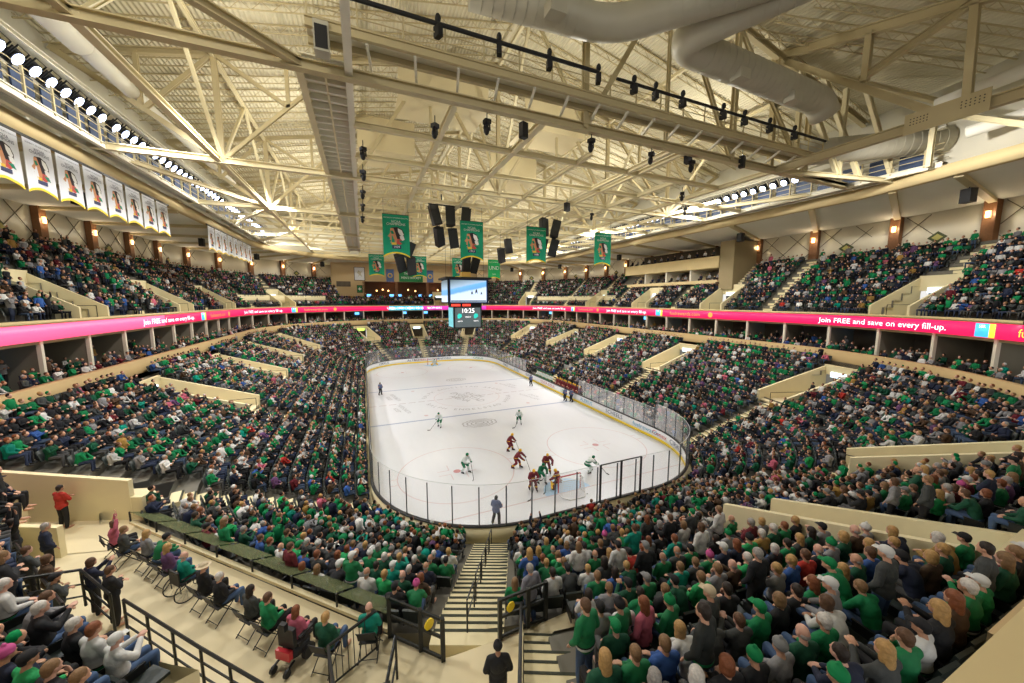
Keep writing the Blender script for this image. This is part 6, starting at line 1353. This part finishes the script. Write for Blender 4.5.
folding_chair(-15.65, -37.75, fa, 'folding chair under the fan in the big green jacket'); person((-15.65, -37.75, zp), fa, 'lap', 'green shirt', ('short', 'brown'), 0, 1, 1.05, 'broad person in plain green beside the motorised wheelchair', 'people on the platform')
powerchair(-14.95, -38.35, fa + .15); person((-14.95, -38.35, zp + .04), fa + .15, 'lap', 'pink sweater', ('long', 'auburn'), 0, 1, .95, 'person with auburn hair and pink sweater in motorised wheelchair', 'people on the platform')
folding_chair(-14.25, -38.95, fa + .2, 'folding chair right of the motorised wheelchair'); person((-14.25, -38.95, zp), fa + .2, 'lap', 'dark green jacket', ('short', 'blond'), 0, 0, 1.05, 'fair-haired person in dark green jacket at the platform end', 'people on the platform')
folding_chair(-13.3, -39.0, fa + .5, 'folding chair beside the left stair barrier'); person((-13.3, -39.0, zp), fa + .5, 'lap', 'teal shirt', ('fringe', 'light brown'), 2, 1, 1, 'balding person in teal shirt beside the left stair barrier', 'people on the platform')
# standing people
person((-20.3, -34.9, zp), fa, 'stand_phone', 'dark navy jacket', ('bob', 'brown'), 0, 1, .98, 'standing person in navy holding up a camera behind the platform chairs', 'people on the platform')
person((-20.75, -35.35, zp), fa, 'stand_cross', 'charcoal sweater', ('cap', 'black'), 1, 1, 1, 'standing person in black cap beside the one with the camera', 'people on the platform')
person((-19.6, -35.55, zp), fa, 'stand_cross', 'black jacket', ('short', 'brown'), 0, 1, 1, 'standing person in black at the corner of the platform railing', 'people on the platform')
person((-10.85, -41.5, zp), 1.3, 'stand', 'black jacket', ('beanie', 'black'), 1, 1, 1, 'person in black knit hat standing at the bottom centre landing', 'people on the platform')
person((-24.0, -29.3, zp), fa + .3, 'stand_cross', 'red jacket', ('short', 'dark'), 1, 1, 1.02, 'person in red jacket with folded arms in the walled entrance', 'people in the entrances')
person((-26.3, -29.0, zp + .05), fa, 'stand', 'dark green jacket', ('short', 'brown'), 0, 1, .98, 'person in dark green walking up the entrance ramp', 'people in the entrances')
person((2.0, -42.0, zl(.55)), 2.2, 'stand', 'charcoal sweater', ('short', 'grey'), 0, 1, 1.02, 'person in grey shirt standing between the beige entrance walls', 'people in the entrances')
person((24.5, -29.2, 4.5), 2.6, 'stand', 'black jacket', ('short', 'dark'), 0, 1, 1, 'dark figure standing in the entrance on the right side', 'people in the entrances')
# ---------------------------------------------------------------- a phone and popcorn tub in the front seats
# ---------------------------------------------------------------- hockey players and officials
SK = dict(pelvis=(0, -.10, .86), chest=(0, .07, 1.14), neck=(0, .19, 1.32), head=(0, .27, 1.47), shoulder=(.20, .15, 1.27), elbow=(.33, .24, 1.03), hand=(.16, .50, .92), hip=(.11, -.10, .83), knee=(.17, .12, .52), ankle=(.20, -.12, .15), knee2=(.17, .18, .54), ankle2=(.22, .22, .15), pitch=-.55, tilt=.05)
POSES['skate'] = SK
POSES['skate_reach'] = pose(SK, elbow=(.36, .36, 1.10), hand=(.30, .62, .88), knee=(.18, .02, .52), ankle=(.24, -.34, .24))
POSES['skate_low'] = pose(SK, pelvis=(0, -.22, .70), chest=(0, .06, .92), neck=(0, .24, 1.04), head=(0, .36, 1.15), shoulder=(.20, .18, 1.02), hip=(.12, -.2, .68), elbow=(.32, .36, .82), hand=(.20, .62, .70), knee=(.2, .14, .46), knee2=(.2, .14, .46), pitch=-.9)
POSES['goalie'] = pose(SK, pelvis=(0, -.16, .52), chest=(0, .02, .80), neck=(0, .12, .97), head=(0, .18, 1.11), shoulder=(.21, .08, .94), hip=(.14, -.14, .50), elbow=(.40, .16, .74), hand=(.46, .34, .62), knee=(.34, .22, .30), knee2=(.34, .22, .30), ankle=(.58, -.02, .10), ankle2=(.58, -.02, .10), pitch=-.5)
POSES['official'] = pose(ST, elbow=(.27, .10, 1.12), hand=(.16, .20, .98), knee=(.14, .12, .54), ankle=(.20, -.06, .14), pelvis=(0, -.06, .95), neck=(0, .04, 1.44))
PC = {'maroon': (.16, .008, .02), 'gold': (.85, .50, .02), 'white': (.66, .72, .70), 'kgreen': (.0, .16, .07), 'teal': (.02, .22, .20), 'offgrey': (.10, .13, .24), 'black': (.012, .012, .015)}
KM = {k: mat('hockey_' + k + '_cloth', v, .7, 0, .15, 8) for k, v in PC.items()}
helm = MB(); helm.ell((0, -.005, .045), (.105, .125, .105), 14, 10); helm.ell((0, -.05, -.005), (.098, .085, .085), 12, 8); HELM = solid(helm, 'helmet', .012, 1)
def band_mat(name, a, b, lo, hi):
    m = bpy.data.materials.new(name); m.use_nodes = True; nt = m.node_tree; N = nt.nodes; Lk = nt.links; tc = N.new('ShaderNodeTexCoord'); sp = N.new('ShaderNodeSeparateXYZ'); Lk.new(tc.outputs['Object'], sp.inputs[0])
    cr = N.new('ShaderNodeValToRGB'); cr.color_ramp.interpolation = 'CONSTANT'; mr = N.new('ShaderNodeMapRange'); mr.inputs['From Min'].default_value = 0; mr.inputs['From Max'].default_value = 1.6; Lk.new(sp.outputs[2], mr.inputs[0]); Lk.new(mr.outputs[0], cr.inputs[0])
    e = cr.color_ramp.elements; e[0].color = (*a, 1); e[1].position = lo / 1.6; e[1].color = (*b, 1); n = e.new(hi / 1.6); n.color = (*a, 1); Lk.new(cr.outputs[0], N['Principled BSDF'].inputs['Base Color']); N['Principled BSDF'].inputs['Roughness'].default_value = .7; return m
M_JM = band_mat('maroon_gold_jersey', PC['maroon'], PC['gold'], .86, .93); M_SM = band_mat('maroon_gold_socks', PC['maroon'], PC['gold'], .30, .38)
M_JW = band_mat('white_green_jersey', PC['white'], PC['kgreen'], .84, .92); M_SW = band_mat('white_green_legs', PC['kgreen'], PC['white'], .12, .52); M_JG = band_mat('green_white_jersey', PC['kgreen'], PC['white'], .84, .90)
def player(x, y, face, pz, team, label, stick=True, num=None):
    P = POSES[pz]; k = 'P' + pz
    if k not in SHAPE: SHAPE[k] = (solid(figure(P, hands=False), 'skater_' + pz, .018, 1), solid(figure(P, .055, 'top'), 'skater_top_' + pz, .024, 3), solid(figure(P, .040, 'legs'), 'skater_legs_' + pz, .024, 2))
    b, tp, lg = SHAPE[k]; sc = 1.06
    o = bpy.data.objects.new('person', b); COL.objects.link(o); o.location = (x, y, 0); o.rotation_euler = (0, 0, face - PI / 2); o.scale = (sc,) * 3; setmat(o, SKIN[0])
    jm, lm, hm, gm_ = {'maroon': (M_JM, M_SM, KM['gold'], KM['maroon']), 'white': (M_JW, M_SW, KM['kgreen'], KM['kgreen']), 'green': (M_JG, M_SW, KM['kgreen'], KM['kgreen']), 'ref': (KM['offgrey'], KM['black'], KM['black'], KM['black'])}[team]
    for nm, me_, mm in (('jersey', tp, jm), ('hockey_trousers', lg, lm)): c = bpy.data.objects.new(nm, me_); COL.objects.link(c); c.parent = o; setmat(c, mm)
    c = bpy.data.objects.new('helmet', HELM); COL.objects.link(c); c.parent = o; c.location = P['head']; setmat(c, hm)
    for s in (-1, 1):
        an = np.array(P['ankle' if s > 0 or 'ankle2' not in P else 'ankle2']) * (s, 1, 1); m = MB(); m.ell(an + (0, .08, -.05), (.055, .15, .06), 10, 8); m.tube([an + (0, 0, .1), an + (0, .02, -.04)], [.062, .06], 8); m.box(tuple(an + (-.006, -.09, -.142)), tuple(an + (.006, .24, -.10))); m.build('skate', M_BLACK, o)
        ha = np.array(P['hand']) * (s, 1, 1); m = MB(); m.ell(ha, (.07, .085, .065), 10, 8); m.build('glove', gm_, o)
    if num: vs, fs = text_mesh(num, .30); ch = P['chest']; MB().add([(a, ch[1] - .19 + b_ * .5, ch[2] + .02 + b_) for a, b_, c_ in vs], fs).build('number', MATS['emblem_white'], o)
    if team == 'ref':
        m = MB(); [m.tube([np.array(P['elbow']) * (s, 1, 1) + (0, 0, .10), np.array(P['elbow']) * (s, 1, 1) + (0, 0, .04)], .085, 10) for s in (-1, 1)]; m.build('armband', HATM['orange'], o)
    tag(o, label, 'person', 'people on the ice')
    if pz == 'goalie':
        for s in (-1, 1):
            kn, an = np.array(P['knee']) * (s, 1, 1), np.array(P['ankle']) * (s, 1, 1); m = MB(); m.beam(kn + (0, .08, .12), an + (s * .06, .12, -.02), .28, .14, up=(0, 1, .3)); m.build('leg_pad', KM['gold'], o)
    if stick:
        a = math.cos(face - PI / 2); b2 = math.sin(face - PI / 2); h = np.array(P['hand']) * sc; e = np.array((.55, 1.25, .04)) if pz != 'goalie' else np.array((.35, .7, .04)); top = h * (-1, 1, 1) + (0, -.1, .22)
        R = lambda v: (x + v[0] * a - v[1] * b2, y + v[0] * b2 + v[1] * a, v[2])
        m = MB(); m.tube([R(top), R(e)], .017, 6); g2 = empty('hockey_stick', (0, 0, 0), 0, 'hockey stick held by the ' + label.replace('hockey ', '')[:62].rsplit(' ', 1)[0], 'hockey stick', 'hockey sticks'); m.build('shaft', M_BLACK, g2)
        MB().beam(R(e), R(e + (.26, .10, 0)), .02, .07).build('blade', M_BLACK, g2)
    return o
player(-5.95, -10.5, -2.2, 'skate', 'white', 'hockey player in white and green alone left of the near blue line')
player(2.3, -13.0, -1.9, 'skate', 'white', 'hockey player in white and green nearest the centre of the blue line')
player(-6.2, -21.5, -.9, 'skate', 'white', 'hockey player in white with green helmet beside the left faceoff dot')
player(2.95, -25.3, -.15, 'skate_low', 'white', 'hockey player in white bending forward right of the goal')
player(-1.35, -25.3, -1.4, 'skate', 'green', 'hockey player in green jersey tangled with a maroon opponent')
player(-1.35, -19.1, -.7, 'skate', 'maroon', 'hockey player in maroon and gold highest up the ice', num='9')
player(-2.1, -22.5, -.6, 'skate_reach', 'maroon', 'hockey player in maroon reaching with stick in the slot', num='18')
player(-.15, -24.0, -1.9, 'skate_reach', 'maroon', 'hockey player in maroon pushing off just ahead of the goal', num='4')
player(-2.35, -25.9, -1.7, 'skate', 'maroon', 'hockey player in maroon behind the player in green', num='22')
player(-.45, -26.2, 2.2, 'goalie', 'maroon', 'crouching goalie in maroon with gold leg pads before the net')
player(-6.15, -28.6, .9, 'official', 'ref', 'referee in grey with orange armbands close to the near glass', False)
player(-11.3, 5.8, -1.0, 'official', 'ref', 'linesman in dark clothing by the left boards', False)
player(11.2, 2.2, 3.6, 'official', 'ref', 'linesman standing at the right boards near the penalty boxes', False)
player(11.8, -7.2, 3.3, 'official', 'ref', 'referee at the right end of the near blue line', False)
player(12.35, -7.9, 3.3, 'official', 'ref', 'second dark official leaning on the right boards', False)
player(.3, 26.4, -PI / 2, 'goalie', 'white', 'far goalie in white standing before the far net')
g = empty('puck', (1.0, -27.9, .013), 0, 'black puck on the ice behind the goal', 'puck'); MB().tube([(0, 0, -.012), (0, 0, .013)], .04, 14).build('disc', M_BLACK, g)
# benches on the right: maroon team nearer, white team beyond
bn = MB().box((-.2, 0, .35), (.2, 6.2, .45)).box((-.15, .3, 0), (.15, .4, .35)).box((-.15, 5.8, 0), (.15, 5.9, .35))
for y0, nm in ((-7.4, 'nearer'), (.6, 'farther')):
    g = empty('player_bench', (14.6, y0, .35), 0, 'long low %s team bench behind the right boards' % nm, 'bench', 'team benches'); o = bpy.data.objects.new('bench_seat', bn.mesh('bench', M_BEIGE)); COL.objects.link(o); o.parent = g
k = 0
for y0, team, n_ in ((-7.2, 'maroon', 11), (.8, 'white', 9)):
    for i in range(n_):
        y = y0 + i * .62; b, tp, lg = shapes('lap'); o = bpy.data.objects.new('person', b); COL.objects.link(o); o.location = (14.2 + .1 * (i % 2), y, .35); o.rotation_euler = (0, 0, PI / 2); o.scale = (1.1,) * 3; setmat(o, SKIN[0])
        for nm, me_, mm in (('jersey', tp, KM['maroon' if team == 'maroon' else 'white']), ('hockey_trousers', lg, KM['maroon' if team == 'maroon' else 'kgreen']), ('helmet', HELM, KM['gold' if team == 'maroon' else 'kgreen'])):
            c = bpy.data.objects.new(nm, me_); COL.objects.link(c); c.parent = o; setmat(c, mm)
            if nm == 'helmet': c.location = SIT['head']
        tag(o, 'hockey player in %s seated on the bench, %s from its near end' % (team, ORD[i]), 'person', 'players on the ' + team + ' bench')
for i, y in enumerate((-6.6, -5.2, -4.4, -2.8, 1.2, 3.0, 5.0)): person((15.6, y, .35), PI, 'stand_cross', 'black jacket', ('short', ['dark', 'grey', 'brown'][i % 3]), 0, 1, 1.03, 'coach in dark suit standing behind the benches, %s from the near end' % ORD[i], 'coaches behind the benches')
# fan with raised arms against the near glass
person((-5.2, -32.05, .4), PI / 2, 'stand_cheer', 'dark navy jacket', ('short', 'light brown'), 0, 1, 1.05, 'fan in dark shirt with both arms raised against the near glass', 'people at the glass')
